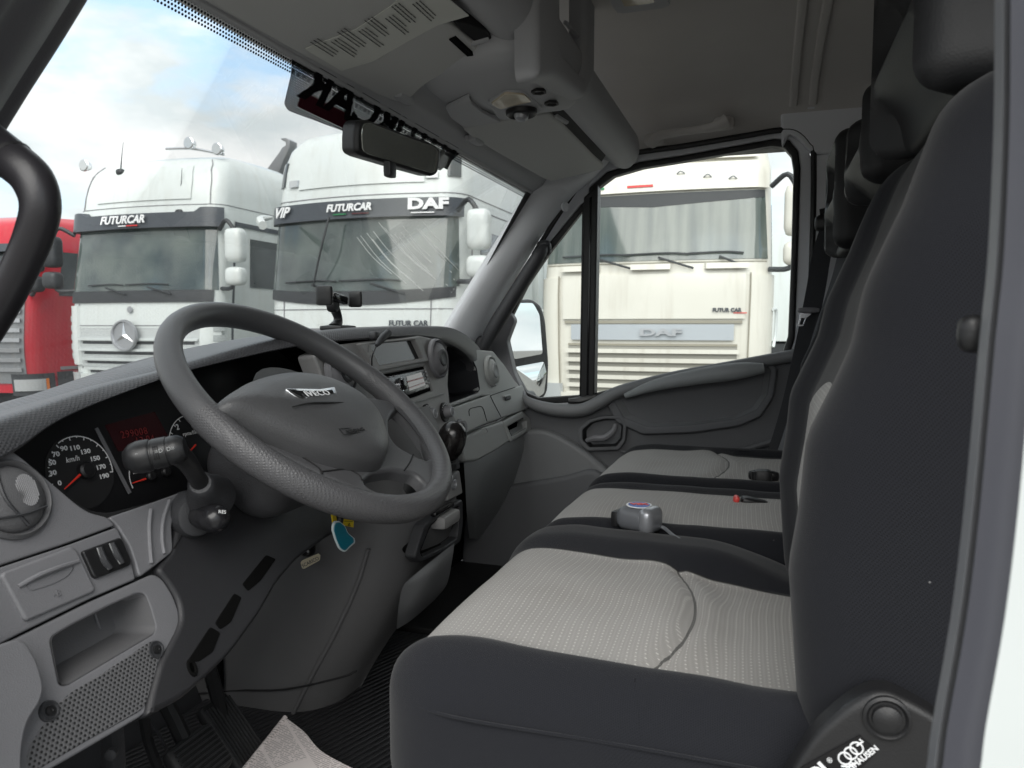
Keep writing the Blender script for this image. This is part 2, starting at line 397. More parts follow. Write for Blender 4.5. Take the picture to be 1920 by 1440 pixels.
m_lamp = solid('lamp_glass', (.5, .52, .53), .08, .2, coat=1); m_amber = solid('amber_lens', (.8, .22, .03), .3)
m_green = solid('green_print', (.02, .22, .08), .5); m_wash = solid('dried_splash', (.45, .47, .46), .8); m_dred = solid('dark_red_print', (.09, .008, .012), .6)
m_tyre = solid('tyre_rubber', (.02, .02, .02), .8)

def lerp(tab, z):
    if z <= tab[0][0]: return tab[0][1]
    for (a, b), (c, d) in zip(tab, tab[1:]):
        if z <= c:
            t = (z-a)/(c-a); return b+(d-b)*t
    return tab[-1][1]
def sstep_(a, b, x):
    t = max(0, min(1, (x-a)/(b-a))); return t*t*(3-2*t)
class Cab:
    def __init__(s, root, X, Yc, rz, xf, wt, D, rc=.28, crown=.10):
        s.root, s.xf, s.wt, s.D, s.rc, s.crown = root, xf, wt, D, rc, crown
        s.M = Matrix.Translation((X, Yc, GZ)) @ Matrix.Rotation(rz, 4, 'Z')
    def loc(s, p, z):
        """p: -1 right-hand flank (viewer's right) .. 0 middle of the front .. +1 the other flank"""
        w, x0, rc = lerp(s.wt, z), lerp(s.xf, z), s.rc
        a = abs(p); sg = 1 if p >= 0 else -1; yf = w-rc; xe = x0 + s.crown
        if a <= .5: y = a/.5*yf; x = x0 + s.crown*(y/yf)**2*.75
        elif a <= .72:
            t = (a-.5)/.22*math.pi/2; y = yf + rc*math.sin(t); x = x0 + s.crown*.75 + rc*(1-math.cos(t))
        else: y = w; x = x0 + s.crown*.75 + rc + (a-.72)/.28*max(.05, s.D-(x0+s.crown*.75+rc))
        return V((x, sg*y, z))
    def S(s, p, z, off=0):
        q = s.loc(p, z)
        if off:
            e_ = .004; du = s.loc(p+e_, z)-s.loc(p-e_, z); dv = s.loc(p, z+.01)-s.loc(p, z-.01); n = du.cross(dv).normalized()
            if n.x > .2 or n.dot(V((q.x-s.D/2-.6, q.y, 0))) < 0 and abs(p) > .5: n = -n
            if abs(p) <= .5 and n.x > 0: n = -n
            q = q + n*off
        return s.M @ q
    def skin(s, p0, p1, z0, z1, off=.012, np_=16, nz=6, th=.03, pin=0):
        f0 = z0 if callable(z0) else (lambda t: z0); f1 = z1 if callable(z1) else (lambda t: z1)
        rows = []
        for j in range(nz+1):
            r_ = []
            for i in range(np_+1):
                t = i/np_; v = j/nz; z = f0(t) + (f1(t)-f0(t))*v
                pp = p0 + (p1-p0)*t + pin*(v-.5)*(1-2*t)
                r_.append(s.S(pp, z, off))
            rows.append(r_)
        g = g_grid(rows); c = s.M @ V((s.D*.6, 0, 2)); 
        inner = [s.S(0, 0)] and None
        vs = g[0]; n = len(vs); back = [v + ((V((c.x, c.y, v.z))-v).normalized())*th for v in vs]
        m = np_+1; fs = list(g[1]) + [tuple(i+n for i in f[::-1]) for f in g[1]]
        b = [i for i in range(m)] + [j*m+m-1 for j in range(1, nz+1)] + [nz*m+i for i in range(m-2, -1, -1)] + [j*m for j in range(nz-1, 0, -1)]
        for i in range(len(b)): a, d = b[i], b[(i+1) % len(b)]; fs.append((a, d, d+n, a+n))
        return vs+back, fs
    def body(s, zs, mat, name='cab_body', np_=56):
        ps = [-1 + 2*i/np_ for i in range(np_+1)]
        rows = [[s.S(p, z) for p in ps] for z in zs]; g = g_grid(rows)
        top = rows[-1]; k = len(g[0]); g[1].append(tuple(range(k-len(top), k)))
        bk = [r_[0] for r_ in rows] + [r_[-1] for r_ in rows[::-1]]; b0 = len(g[0]); g = (g[0]+bk, g[1]+[tuple(range(b0, b0+len(bk)))])
        return mk(name, [g], mat, s.root, sharp=50)
    def box(s, c, size, r=.03, n=(4, 4, 4), rot=0):
        return g_rbox(s.M @ V(c), size, r, n, M=(s.M.to_3x3().to_4x4() @ Matrix.Rotation(rot, 4, 'Z')))
    def tube(s, pts, r_, n=8, sm=4): return g_tube([s.M @ V(q) for q in pts], r_, n, sm)
    def text(s, txt, y, z, size, off=.03, **k):
        w = lerp(s.wt, z)-s.rc; p = y/w*.5; o = s.S(p, z, off); A = s.M.to_3x3()
        e1 = (s.S(p-.02, z, off)-s.S(p+.02, z, off)).normalized(); e2 = (s.S(p, z+.05, off)-s.S(p, z-.05, off)).normalized()
        return g_text(txt, o, e1, e2, size, ext=.006, **k)
def mirrors(c, side, mat, z0=2.02, z1=2.72, y=.30, x=.18, two=True):
    w = lerp(c.wt, 2.3); sg = side
    m = mk('door_mirror', [c.box((x, sg*(w+y), (z0+z1)/2+.12), (.2, .26, z1-z0-.26), .07, (6, 6, 6))] + ([c.box((x-.01, sg*(w+y), z0+.07), (.2, .26, .24), .07, (6, 6, 6))] if two else []), mat, c.root)
    mk('mirror_arm', [c.tube([(x+.1, sg*(w-.02), z1+.0), (x, sg*(w+y*.55), z1+.1), (x, sg*(w+y), z1-.05)], .028)], m_blk, m)
    mk('mirror_arm', [c.tube([(x+.1, sg*(w-.02), z0-.08), (x, sg*(w+y*.7), z0-.08), (x, sg*(w+y), z0+.04)], .028)], m_blk, m)
def wiper(c, y0, y1, z0, z1):
    q = [c.S(0, 0)]
    def at(y, z, o): 
        w = lerp(c.wt, z)-c.rc; return c.S(y/w*.5, z, o)
    a = at(y0, z0, .05); b = at((y0*.35+y1*.65), z1-.02, .06)
    mk('wiper', [g_tube([a, (a+b)/2, b], .012, 6, 3), g_tube([at(y1-(y1-y0)*.9, z1+.015, .045), at((y0+y1)/2, z1+.03, .045), at(y1+(y1-y0)*.35, z1+.02, .045)], .010, 6, 3)], m_blk, c.root)
def wheels(c, D):
    for sg in (-1, 1):
        o = c.M @ V((1.45, sg*1.0, .5)); ax = (c.M.to_3x3() @ V((0, sg, 0)))
        wh = mk('wheel', [g_lathe(o, ax, [(.28, -.15), (.48, -.15), (.5, -.1), (.5, .1), (.48, .15), (.3, .16), (.27, .1)], 28)], m_tyre, c.root)
        mk('rim', [g_lathe(o, ax, [(.27, .1), (.2, .06), (.12, .1), (.09, .14), (0, .14)], 20)], m_silver, wh)
def bottom(c, mat, zb=.35):
    mk('chassis', [c.box((c.D+.9, 0, .75), (3.2, .9, .25), .03), c.box((1.6, 0, .7), (2.0, 2.0, .5), .05)], m_blk, c.root); wheels(c, c.D)

# ---------------- white lorry with the three-pointed star
def star_lorry():
    root = thing('lorry', (10.6, 8.6, GZ), 'white lorry with a round three-pointed star on its grille and lamps on its high roof', 'lorry', 'lorries parked in the yard')
    c = Cab(root, 7.97, 8.10, R(1.5), [(.4, .06), (1.1, 0), (1.8, .03), (2.75, .17), (2.98, .20), (3.25, .24), (3.55, .33), (3.70, .46), (3.80, .72), (3.87, 1.5)], [(.4, 1.22), (1.9, 1.26), (2.9, 1.22), (3.4, 1.19), (3.62, 1.13), (3.76, 1.02), (3.87, .80)], 2.25, .22, .12)
    c.body([.4, .8, 1.2, 1.6, 1.9, 2.3, 2.75, 2.95, 3.1, 3.25, 3.4, 3.5, 3.58, 3.65, 3.70, 3.75, 3.80, 3.84, 3.87], p_white)
    mk('windscreen', [c.skin(-.62, .62, 1.92, 2.76, .012, 30, 8, pin=.03)], s_merc, root)
    mk('scuttle', [c.skin(-.60, .60, 1.76, 1.915, .02, 24, 3)], m_blk, root)
    v = mk('sun_visor', [c.skin(-.64, .64, lambda t: 2.74, lambda t: 2.94+.06*sstep_(.70, .78, abs(t-.5)*2), .10, 34, 3, .09)], m_band, root)
    mk('lettering', [c.text('FUTURCAR', .16, 2.85, .150, .13, shear=.2, bold=.004), (c.skin(.05, .115, 2.765, 2.779, .125, 4, 1, .01), m_white), (c.skin(-.045, .045, 2.765, 2.781, .125, 4, 1, .01), m_red)], m_white, v)
    # grille: slats, mesh bands and star
    gr = mk('grille', [c.skin(-.50, .50, .88, 1.42, .008, 20, 4)], m_lw2, root)
    for k, (z0, z1, a) in enumerate([(1.24, 1.275, .46), (1.10, 1.13, .45), (.97, 1.0, .43), (.84, .875, .41)]):
        mk('grille_gap', [c.skin(-a, a, z0-.045, z0-.012, .014, 16, 1, .02)], m_blk, gr)
        mk('grille_slat', [c.skin(-a-.03, a+.03, z0, z1, .05, 16, 2, .04)], p_lw, gr)
    o = c.S(.03, 1.31, .09); nx = c.M.to_3x3() @ V((-1, 0, 0)); up = V((0, 0, 1)); sd_ = up.cross(nx)
    st = mk('star_emblem', [(g_lathe(o, nx, [(.175, -.02), (.205, -.02), (.215, .01), (.205, .035), (.185, .035), (.175, .01)], 40), m_silver), (g_disc(o, nx, .18, .03, 32), m_band)], m_silver, gr)
    arms = []
    for k in range(3):
        a = math.pi/2 + k*2*math.pi/3; d = sd_*math.cos(a)+up*math.sin(a); s_ = nx.cross(d)
        vs = [o+d*.185+nx*.015, o+s_*.035+nx*.012, o-s_*.035+nx*.012, o+nx*.045]; arms.append((vs, [(0, 1, 3), (0, 3, 2), (1, 2, 3), (0, 2, 1)]))
    mk('star', arms, m_chrome, st, sharp=10)
    mk('bumper', [c.skin(-.66, .66, .42, .78, .05, 24, 3, .06)], p_white, root)
    for sg in (-1, 1):
        mk('headlight', [c.skin(sg*.50, sg*.68, .62, .80, .07, 6, 2, .05)], m_lamp, root)
        mk('corner_panel', [c.skin(sg*.50, sg*.66, .9, 1.72, .035, 8, 4, .05)], p_white, root)
        wi = mk('door_window', [c.skin(sg*.79, sg*.93, lambda t: 1.98, 2.66, .012, 8, 4)], s_side, root)
        mk('door_frame', [c.skin(sg*.735, sg*.99, 2.80, 2.86, .02, 8, 1, .02), c.skin(sg*.735, sg*.742, 1.0, 2.80, .003, 1, 4, .01), c.skin(sg*.985, sg*.99, 1.0, 2.80, .003, 1, 4, .01)], m_band, root)
        mirrors(c, sg, p_white if sg < 0 else m_blk)
    wiper(c, .1, .62, 1.86, 1.97); wiper(c, -.62, -.08, 1.86, 1.97)
    mk('roof_hatch', [c.skin(-.3, .25, 3.825, 3.84, .02, 8, 1, .02)], m_blk, root)
    for (y, z, x) in ((1.12, 3.72, .40), (-.52, 3.96, .60), (-.98, 3.85, .60)):
        o = c.M @ V((x, y, z)); lp = mk('roof_lamp', [g_lathe(o, nx, [(0, -.09), (.05, -.08), (.085, 0), (.085, .02), (.07, .03)], 20)], m_chrome, root)
        mk('lens', [g_disc(o+nx*.031, nx, .07, .004)], m_lamp, lp)
    mk('lamp_bar', [c.tube([(.63, -.1, 3.92), (.63, -.55, 3.89), (.63, -1.05, 3.78)], .02)], m_chrome, root)
    for (y, x, z, h) in ((.45, .36, 3.58, .42), (-.62, .25, 2.96, .60)):
        mk('aerial', [c.tube([(x, y, z), (x+.03, y, z+h/2), (x+.05, y-.02, z+h)], [.012, .006, .003], 6), c.box((x, y, z), (.1, .12, .09), .04)], m_blk, root)
    for sg in (-1, 1):
        mk('panel_gap', [c.skin(sg*.492, sg*.497, .85, 1.75, .006, 1, 4, .01)], m_grey, root)
        mk('door_step', [c.skin(sg*.78, sg*.92, .50, .56, .02, 6, 1, .02), c.skin(sg*.78, sg*.92, .80, .86, .02, 6, 1, .02)], m_blk, root)
        mk('door_handle', [c.skin(sg*.93, sg*.97, 1.72, 1.77, .03, 3, 1, .02)], m_blk, root)
        mk('vertical_slats', [c.skin(sg*.60, sg*.69, .98+k*.13, 1.06+k*.13, .045, 4, 1, .03) for k in range(5)], m_lw3b, root)
    mk('panel_gap', [c.skin(-.6, .6, 1.44, 1.452, .006, 20, 1, .01)], m_grey, root)
    mk('roof_gap', [c.skin(-.99, .99, 3.06, 3.07, .005, 50, 1, .01)], m_grey, root)
    mk('roof_panel', [c.skin(-.40, .40, 3.14, 3.60, .016, 20, 6, .03)], p_white, root)
    for sg in (-1, 1): mk('roof_crease', [c.skin(sg*.545, sg*.55, 3.07, 3.7, .012, 1, 8, .02)], m_grey, root)
    mk('nose_badge', [g_lathe(c.S(.02, 1.66, .02), c.M.to_3x3() @ V((-1, 0, 0)), [(.045, 0), (.04, .01), (0, .012)], 16)], m_silver, root)
    bottom(c, p_white); return root
m_lw3b = solid('slat_grey_white', (.42, .45, .45), .5)
m_lw2 = None
def meshm():
    m, t, b = mat_new('grille_mesh'); a, q = coords(t, (0, 1, 0), (0, 0, 1)); f, d = dots(t, a, q, .03, .02, .006)
    t.links.new(mixcol(t, f, (.58, .61, .61), (.05, .055, .06)), b.inputs['Base Color']); return m
m_lw2 = meshm()
L_star = star_lorry()

# ---------------- white high-roof lorry, VIP on the visor
def vip_lorry():
    root = thing('lorry', (9.8, 4.8, GZ), 'white high-roofed lorry with VIP and big white letters on its dark visor band', 'lorry', 'lorries parked in the yard')
    c = Cab(root, 7.52, 4.50, R(-.5), [(.4, .08), (1.1, 0), (1.8, .03), (2.7, .16), (2.9, .18), (3.3, .25), (3.58, .34), (3.74, .48), (3.86, .78), (3.94, 1.5)], [(.4, 1.24), (1.9, 1.27), (2.9, 1.25), (3.5, 1.22), (3.7, 1.14), (3.84, 1.0), (3.94, .82)], 2.3, .30, .16)
    c.body([.4, .8, 1.2, 1.6, 1.9, 2.3, 2.7, 2.9, 3.1, 3.3, 3.45, 3.58, 3.66, 3.74, 3.80, 3.86, 3.90, 3.94], p_white)
    mk('windscreen', [c.skin(-.64, .64, lambda t: 1.84+.05*abs(2*t-1)**3, 2.70, .012, 32, 8, pin=.02)], s_daf, root)
    mk('scuttle', [c.skin(-.63, .63, lambda t: 1.68+.09*abs(2*t-1)**2, lambda t: 1.835+.05*abs(2*t-1)**3, .016, 30, 3)], m_blk, root)
    v = mk('sun_visor', [c.skin(-.645, .66, 2.66, 2.87, .07, 34, 3, .06)], m_band, root)
    mk('lettering', [c.text('VIP', 1.0, 2.775, .17, .10, shear=.35, bold=.004)], m_white, v); mk('lettering', [c.text('DAF', -.90, 2.785, .165, .10, bold=.008, sx=1.5), (c.skin(-.515, -.375, 2.685, 2.700, .09, 8, 1, .01), m_white)], m_white, v)
    mk('lettering', [c.text('FUTURCAR', .02, 2.775, .115, .10, shear=.2, bold=.004),
        (c.skin(.03, .12, 2.70, 2.715, .09, 4, 1, .01), m_green), (c.skin(-.12, -.01, 2.70, 2.715, .09, 4, 1, .01), m_dred)], m_white, v)
    for sg in (-1, 1): mk('marker_window', [c.skin(sg*.57, sg*.64, 3.12, 3.42, .02, 6, 3, .03)], s_side, root)
    mk('roof_panel', [c.skin(-.44, .44, 3.06, 3.66, .018, 20, 6, .03)], p_white, root)
    mk('grille', [c.skin(-.5, .5, .7, 1.36, .02, 20, 4)], m_lw2, root)
    mk('panel_gap', [c.skin(-.52, .52, 1.375, 1.415, .012, 20, 1, .02)], m_grey, root)
    mk('small_lettering', [c.text('FUTUR CAR', -.72, 1.47, .085, .02, bold=.002)], m_band, root)
    mk('panel_gap', [c.skin(-.505, -.5, 1.3, 1.75, .006, 1, 4, .01)], m_grey, root)
    mk('panel_gap', [c.skin(.5, .505, 1.3, 1.75, .006, 1, 4, .01)], m_grey, root)
    mk('bumper', [c.skin(-.66, .66, .42, .72, .05, 24, 3, .06)], p_white, root)
    for sg in (-1, 1):
        mk('headlight', [c.skin(sg*.50, sg*.68, .62, .82, .07, 6, 2, .05)], m_lamp, root)
        mk('door_window', [c.skin(sg*.78, sg*.91, lambda t: 1.95, 2.58, .012, 8, 4)], s_side, root)
        mk('door_frame', [c.skin(sg*.735, sg*.742, 1.0, 2.8, .003, 1, 4, .01), c.skin(sg*.955, sg*.962, 1.0, 2.8, .003, 1, 4, .01), c.skin(sg*.735, sg*.96, 2.80, 2.815, .004, 6, 1, .01)], m_grey, root)
        if sg < 0: mirrors(c, sg, p_white, y=.27)
        else: mk('front_mirror', [c.tube([(.05, 1.05, 2.72), (-.22, 1.0, 2.66), (-.42, .82, 2.56)], [.02, .045, .05], 8)], p_white, root)
    for sg in (-1, 1): mk('side_fairing', [c.box((2.70, sg*1.2, 2.4), (.80, .06, 2.85), .03)], p_white, root)
    cb = mk('cargo_body', [c.box((6.3, 0, 2.6), (6.0, 2.5, 2.9), .04)], p_white, root)
    mk('body_rib', [c.box((3.6+k*.62, -1.255, 2.55), (.03, .02, 2.6), .008, (2, 2, 2)) for k in range(8)], p_lw, cb)
    wiper(c, .1, .7, 1.80, 1.93); wiper(c, -.68, -.08, 1.80, 1.93)
    for sg in (-1, 1):
        mk('roof_lamp_lens', [c.skin(sg*.45, sg*.52, 3.10, 3.18, .03, 4, 2, .02)], m_lamp, root)
        mk('door_handle', [c.skin(sg*.90, sg*.945, 1.66, 1.72, .03, 3, 1, .02)], m_blk, root)
        mk('door_step', [c.skin(sg*.78, sg*.92, .50, .56, .02, 6, 1, .02), c.skin(sg*.78, sg*.92, .80, .86, .02, 6, 1, .02)], m_blk, root)
    mk('panel_gap', [c.skin(-.62, .62, 1.63, 1.64, .006, 20, 1, .01)], m_grey, root)
    mk('roof_gap', [c.skin(-.99, .99, 2.93, 2.942, .005, 50, 1, .01)], m_grey, root)
    mk('bent_aerial', [c.tube([(-.02, .45, 1.9), (-.08, .30, 2.3), (-.02, .22, 2.68)], .012, 6)], m_blk, root)
    # brush-wash streaks dried on the glass, and the green stack seen in it
    st = []
    rr = random.Random(3)
    for k in range(18):
        y = -.05 - rr.random()*.9; z = 2.62 - rr.random()*.2; ln = .35+rr.random()*.4
        def at(yy, zz): return c.S(yy/(lerp(c.wt, zz)-c.rc)*.5, zz, .016)
        st.append(g_tube([at(y, z), at(y-ln*.45, z-ln*.5), at(y-ln, z-ln*.95)], .0035, 5, 3))
    mk('dried_streaks', st, m_wash, root)
    bottom(c, p_white); return root
L_vip = vip_lorry()

# ---------------- cream lorry seen through the passenger window
def cream_lorry():
    root = thing('lorry', (9.6, 1.2, GZ), 'cream lorry with slatted grille and small green and red dashes over its windscreen', 'lorry', 'lorries parked in the yard')
    c = Cab(root, 8.2, 1.18, R(0.6), [(.4, .06), (1.1, 0), (1.9, .02), (2.9, .15), (3.12, .20), (3.34, .30), (3.46, .55), (3.52, 1.5)], [(.4, 1.22), (1.9, 1.25), (2.9, 1.22), (3.12, 1.22), (3.36, 1.17), (3.52, .95)], 2.2, .22, .09)
    c.body([.4, .8, 1.2, 1.6, 1.9, 2.3, 2.9, 3.0, 3.08, 3.14, 3.2, 3.28, 3.35, 3.41, 3.46, 3.50, 3.52], p_cream)
    mk('windscreen', [c.skin(-.615, .615, 2.15, 2.88, .012, 30, 8, pin=.02)], s_cream, root)
    mk('screen_shade_band', [c.skin(-.60, .60, lambda t: 2.80-.07*(1-abs(2*t-1)), 2.875, .017, 24, 2)], m_blk, root)
    hd = mk('visor_panel', [c.skin(-.62, .62, 2.895, lambda t: 3.13+.05*(t < .45), .045, 30, 3, .05)], p_cream, root)
    mk('print_marks', [(c.skin(.27, .40, 2.94, 2.965, .055, 4, 1, .01), m_green), (c.skin(.0, .14, 2.94, 2.965, .055, 4, 1, .01), m_red)], m_red, hd)
    for (y, z) in ((-.28, 3.07), (-.55, 3.02), (-.80, 2.99)): mk('hook', [g_tube([c.S(y/.97*.5-.02, z, .05), c.S(y/.97*.5, z+.015, .08), c.S(y/.97*.5+.02, z, .05)], .008, 6, 3)], m_silver, hd)
    mk('roof_edge', [c.skin(-.56, .56, 3.22, 3.27, .05, 20, 2, .08)], p_cream, root)
    mk('roof_vent', [c.box((.75, .35, 3.54), (.5, .7, .07), .03), c.box((.7, -.3, 3.54), (.4, .5, .05), .02)], p_lw, root)
    lo = mk('front_panel', [c.skin(-.48, .48, 1.52, 2.0, .028, 20, 4, .04)], p_cream, root)
    gp = mk('badge_panel', [c.skin(-.43, .43, 1.29, 1.46, .035, 20, 3, .04)], m_badge(), root)
    mk('letters', [c.text('DAF', -.12, 1.37, .105, .06, bold=.004, sx=2.3)], m_silver, gp)
    mk('small_lettering', [c.text('FUTUR CAR', -.80, 1.61, .055, .04, bold=.002), (c.skin(-.49, -.425, 1.575, 1.585, .035, 3, 1, .01), m_red)], m_band, root)
    mk('panel_gap', [c.skin(-.47, .47, 1.47, 1.50, .024, 16, 1, .02), c.skin(-.45, .45, 1.225, 1.25, .02, 16, 1, .02)], m_gap, root)
    g = mk('grille', [c.skin(-.45, .45, .62, 1.22, .012, 20, 4)], m_dslot, root)
    for k in range(6): mk('grille_slat', [c.skin(-.46, .46, 1.145-k*.095, 1.19-k*.095, .055, 18, 2, .05)], p_cream, g)
    for y in (-.75, 0, .75): mk('step_cover', [c.skin((y-.2)/.97*.5, (y+.2)/.97*.5, 2.04, 2.10, .07, 6, 2, .06)], p_cream, root)
    for sg in (-1, 1):
        mk('vertical_gap', [c.skin(sg*.505, sg*.51, .75, 2.0, .034, 1, 6, .01)], m_gap, root)
        mk('grab_rail', [g_tube([c.S(sg*.66, 1.62, .05), c.S(sg*.70, 1.60, .06), c.S(sg*.71, 1.35, .06), c.S(sg*.69, 1.22, .05)], .018, 8, 4)], p_lw, root)
    mk('upper_gap', [c.skin(-.62, .62, 2.118, 2.13, .006, 24, 1, .01)], m_gap, root)
    for (a, b) in ((.78, .18), (.12, -.45), (-.55, -1.0)): wiper(c, b, a, 2.05, 2.19)
    mk('bumper', [c.skin(-.66, .66, .4, .7, .06, 24, 3, .06)], p_cream, root)
    for sg in (-1, 1):
        mk('corner_panel', [c.skin(sg*.51, sg*.70, .75, 1.98, .03, 10, 5, .04)], p_cream, root)
        mk('headlight', [c.skin(sg*.5, sg*.68, .62, .8, .08, 6, 2, .05)], m_lamp, root)
        mk('door_window', [c.skin(sg*.78, sg*.95, 2.1, 2.8, .012, 8, 4)], s_side, root)
        if sg < 0: mirrors(c, sg, p_cream, 2.12, 2.9, y=.24, x=.1)
    bottom(c, p_cream); return root
def m_badge(): return solid('badge_strip', (.40, .43, .46), .4, .1)
m_gap = solid('panel_shadow_gap', (.28, .26, .21), .8)
m_dslot = solid('grille_recess', (.27, .262, .235), .8)
cream_lorry()

# ---------------- red lorries at the far end
def red_lorry(Y, lab, zr=2.95):
    root = thing('lorry', (9.8, Y, GZ), lab, 'lorry', 'lorries parked in the yard')
    c = Cab(root, 8.35, Y, R(-1), [(.4, .06), (1.1, 0), (1.9, .05), (2.85, .25), (3.05, .32), (3.18, .6), (3.24, 1.4)], [(.4, 1.22), (1.9, 1.25), (2.85, 1.2), (3.08, 1.13), (3.24, .9)], 2.25, .30, .14)
    c.body([.4, .8, 1.2, 1.6, 1.9, 2.3, 2.6, 2.8, 2.92, 3.0, 3.07, 3.13, 3.18, 3.22, 3.24], p_red)
    mk('windscreen', [c.skin(-.66, .66, 1.95, 2.62, .012, 30, 8)], s_side, root)
    mk('sun_visor', [c.skin(-.7, .7, 2.56, 2.68, .12, 30, 2, .08)], m_band, root)
    g = mk('grille', [c.skin(-.60, .60, .55, 1.92, .02, 20, 6)], p_grey, root)
    for k in range(7): mk('grille_slat', [c.skin(-.58, .58, .74+k*.15, .80+k*.15, .06, 18, 2, .05)], m_silver, g)
    mk('scuttle', [c.skin(-.6, .6, 1.78, 1.94, .03, 20, 2)], p_grey, root)
    for sg in (-1, 1):
        h = mk('headlight', [c.skin(sg*.53, sg*.70, .44, .62, .07, 8, 3, .05)], m_lamp, root)
        mk('lamp_surround', [c.skin(sg*.50, sg*.74, .36, .70, .04, 8, 3, .04)], m_blk, root)
        mk('indicator', [c.skin(sg*.702, sg*.72, .45, .62, .07, 2, 2, .04)], m_amber, root)
        mk('side_glass', [c.skin(sg*.76, sg*.96, 1.92, 2.62, .012, 8, 4)], s_side, root)
        mk('upper_lamp', [c.skin(sg*.5, sg*.58, 1.63, 1.70, .05, 4, 2, .03)], m_lamp, root)
        mk('side_vents', [c.skin(sg*.76, sg*.93, .74, .79, .02, 8, 1, .02)], m_silver, root)
        mk('step_well', [c.skin(sg*.75, sg*.99, .40, .71, .015, 8, 3, .02)], m_blk, root)
        mirrors(c, sg, m_blk, 2.0, 2.66, y=.22)
    mk('aerial', [c.tube([(.8, -1.1, 2.95), (.8, -1.12, 3.35)], [.008, .003], 6, 2), c.box((.8, -1.1, 2.93), (.09, .1, .08), .03)], m_blk, root)
    bottom(c, p_red)
    mk('wheel_arch', [c.box((1.75, -1.1, .78), (1.5, .35, .12), .05)], m_blk, root)
    return root
L_red = red_lorry(11.93, 'red lorry with grey slatted grille beside the white lorry with the star')
red_lorry(15.3, 'red lorry at the far end of the row, mostly behind the other red one')

# ---------------- things behind the row
hk = thing('hook_loader_arm', (13.2, 8.6, GZ), 'dark grey hook arm rising behind the white lorry with the star', 'loader arm')
pl = Plane((13.2, 0, 0), (1, 0, 0))
mk('arm', [g_plate([[pl(x, y) for x, y in ((492, 328), (520, 330), (532, 300), (543, 276), (543, 263), (535, 258), (526, 259), (527, 262), (535, 266), (535, 272), (529, 276), (526, 280), (524, 284), (510, 303))]], V((-1, 0, 0)), .25, .02, 2)], p_grey, hk)
mk('mast', [g_box(pl(492, 328), pl(520, 600)+V((.3, 0, 0)))], m_blk, hk)
mk('chassis', [g_box((12.2, 7.6, GZ+.5), (17, 9.6, GZ+1.1))], m_blk, hk)
tr = thing('box_trailer', (24, -.3, GZ), 'white box trailer standing behind the cream lorry', 'trailer')
mk('box', [g_rbox((24, -.9, GZ+2.35), (9, 2.5, 2.6), .04, (3, 3, 3))], p_white, tr)
mk('underrun', [g_box((19.6, -2.0, GZ+.45), (28, .2, GZ+1.0))], m_blk, tr)
mk('rear_lamp', [g_box((19.45, -.1, GZ+.7), (19.55, .15, GZ+.85))], m_red, tr)
t2 = thing('box_trailer', (17, -3.9, GZ), 'white box body parked farther along, right of the cream lorry', 'trailer')
mk('box', [g_rbox((20, -4.4, GZ+2.3), (7, 2.5, 2.7), .04, (3, 3, 3))], p_white, t2)
mk('underrun', [g_box((16.5, -5.4, GZ+.4), (23, -3.4, GZ+.95))], m_blk, t2)
# lorries standing farther down the yard: the door mirror shows them
def dup(root, loc, label):
    r = root.copy(); COL.objects.link(r); r.location = V(loc); r['label'] = label; r['_o'] = tuple(loc); base = {}
    for ch in list(root.children):
        c = ch.copy(); COL.objects.link(c); c.parent = r
        for g in ch.children:
            d = g.copy(); COL.objects.link(d); d.parent = c
    return r
dup(L_star, (10.2, -13.0, GZ), 'white lorry down the yard, nearest one shown in the passenger door mirror')
dup(L_vip, (10.0, -17.4, GZ), 'second white lorry down the yard, shown small in the passenger door mirror')
dup(L_red, (10.0, -21.6, GZ), 'red lorry down the yard, shown small in the passenger door mirror')
# ================================================================== the van cab around the seats
van = thing('van_body', (1.22, 0, -.72), 'grey-lined cab of the van itself: windscreen, pillars, roof lining and floor', 'van')
WS = Plane((1.2, .60, .36), (0, -1, -.61))
WSU = V((0, -.61, 1)).normalized()
def ws(x, z, o=0): return V((x, .60+(.36-z)*.61, z)) + WS.n*o
m_wglass = glass('windscreen_glass', (.98, .99, .985), .3, .022)
wsg = mk('windscreen', [g_plate([rnd([ws(.47, .40), ws(1.96, .40), ws(2.02, -.30), ws(.40, -.30)], .03)], WS.n, .004, 0, 1)], m_wglass, van)
def film(name, sx, sy, rad, col=(.01, .011, .013), stag=True, fade=None):
    m = bpy.data.materials.new(name); m.use_nodes = True; t = m.node_tree; t.nodes.clear(); o = t.nodes.new('ShaderNodeOutputMaterial')
    a, b = coords(t, (1, 0, 0), tuple(WSU)); f, d = dots(t, a, b, sx, sy, rad, stag)
    tr_ = t.nodes.new('ShaderNodeBsdfTransparent'); df = t.nodes.new('ShaderNodeBsdfDiffuse'); df.inputs[0].default_value = (*col, 1); s = t.nodes.new('ShaderNodeMixShader')
    t.links.new(f, s.inputs[0]); t.links.new(df.outputs[0], s.inputs[1]); t.links.new(tr_.outputs[0], s.inputs[2]); t.links.new(s.outputs[0], o.inputs[0]); return m
def film_inv(name, sx, sy, rad):
    m = film(name, sx, sy, rad); t = m.node_tree; s = [n for n in t.nodes if n.type == 'MIX_SHADER'][0]
    a, b = s.inputs[1].links[0].from_socket, s.inputs[2].links[0].from_socket; t.links.new(b, s.inputs[1]); t.links.new(a, s.inputs[2]); return m
m_film = film('perforated_film', .0036, .0030, .00092)
m_film2 = film('perforated_red_film', .0036, .0030, .0007, (.05, .012, .018))
m_film3 = film('perforated_letter_film', .0036, .0030, .0006, (.008, .008, .009))
m_dot = film_inv('printed_dots', .0050, .0042, .0015)
fl = lambda x, y, o=.003: WS(x, y, o)
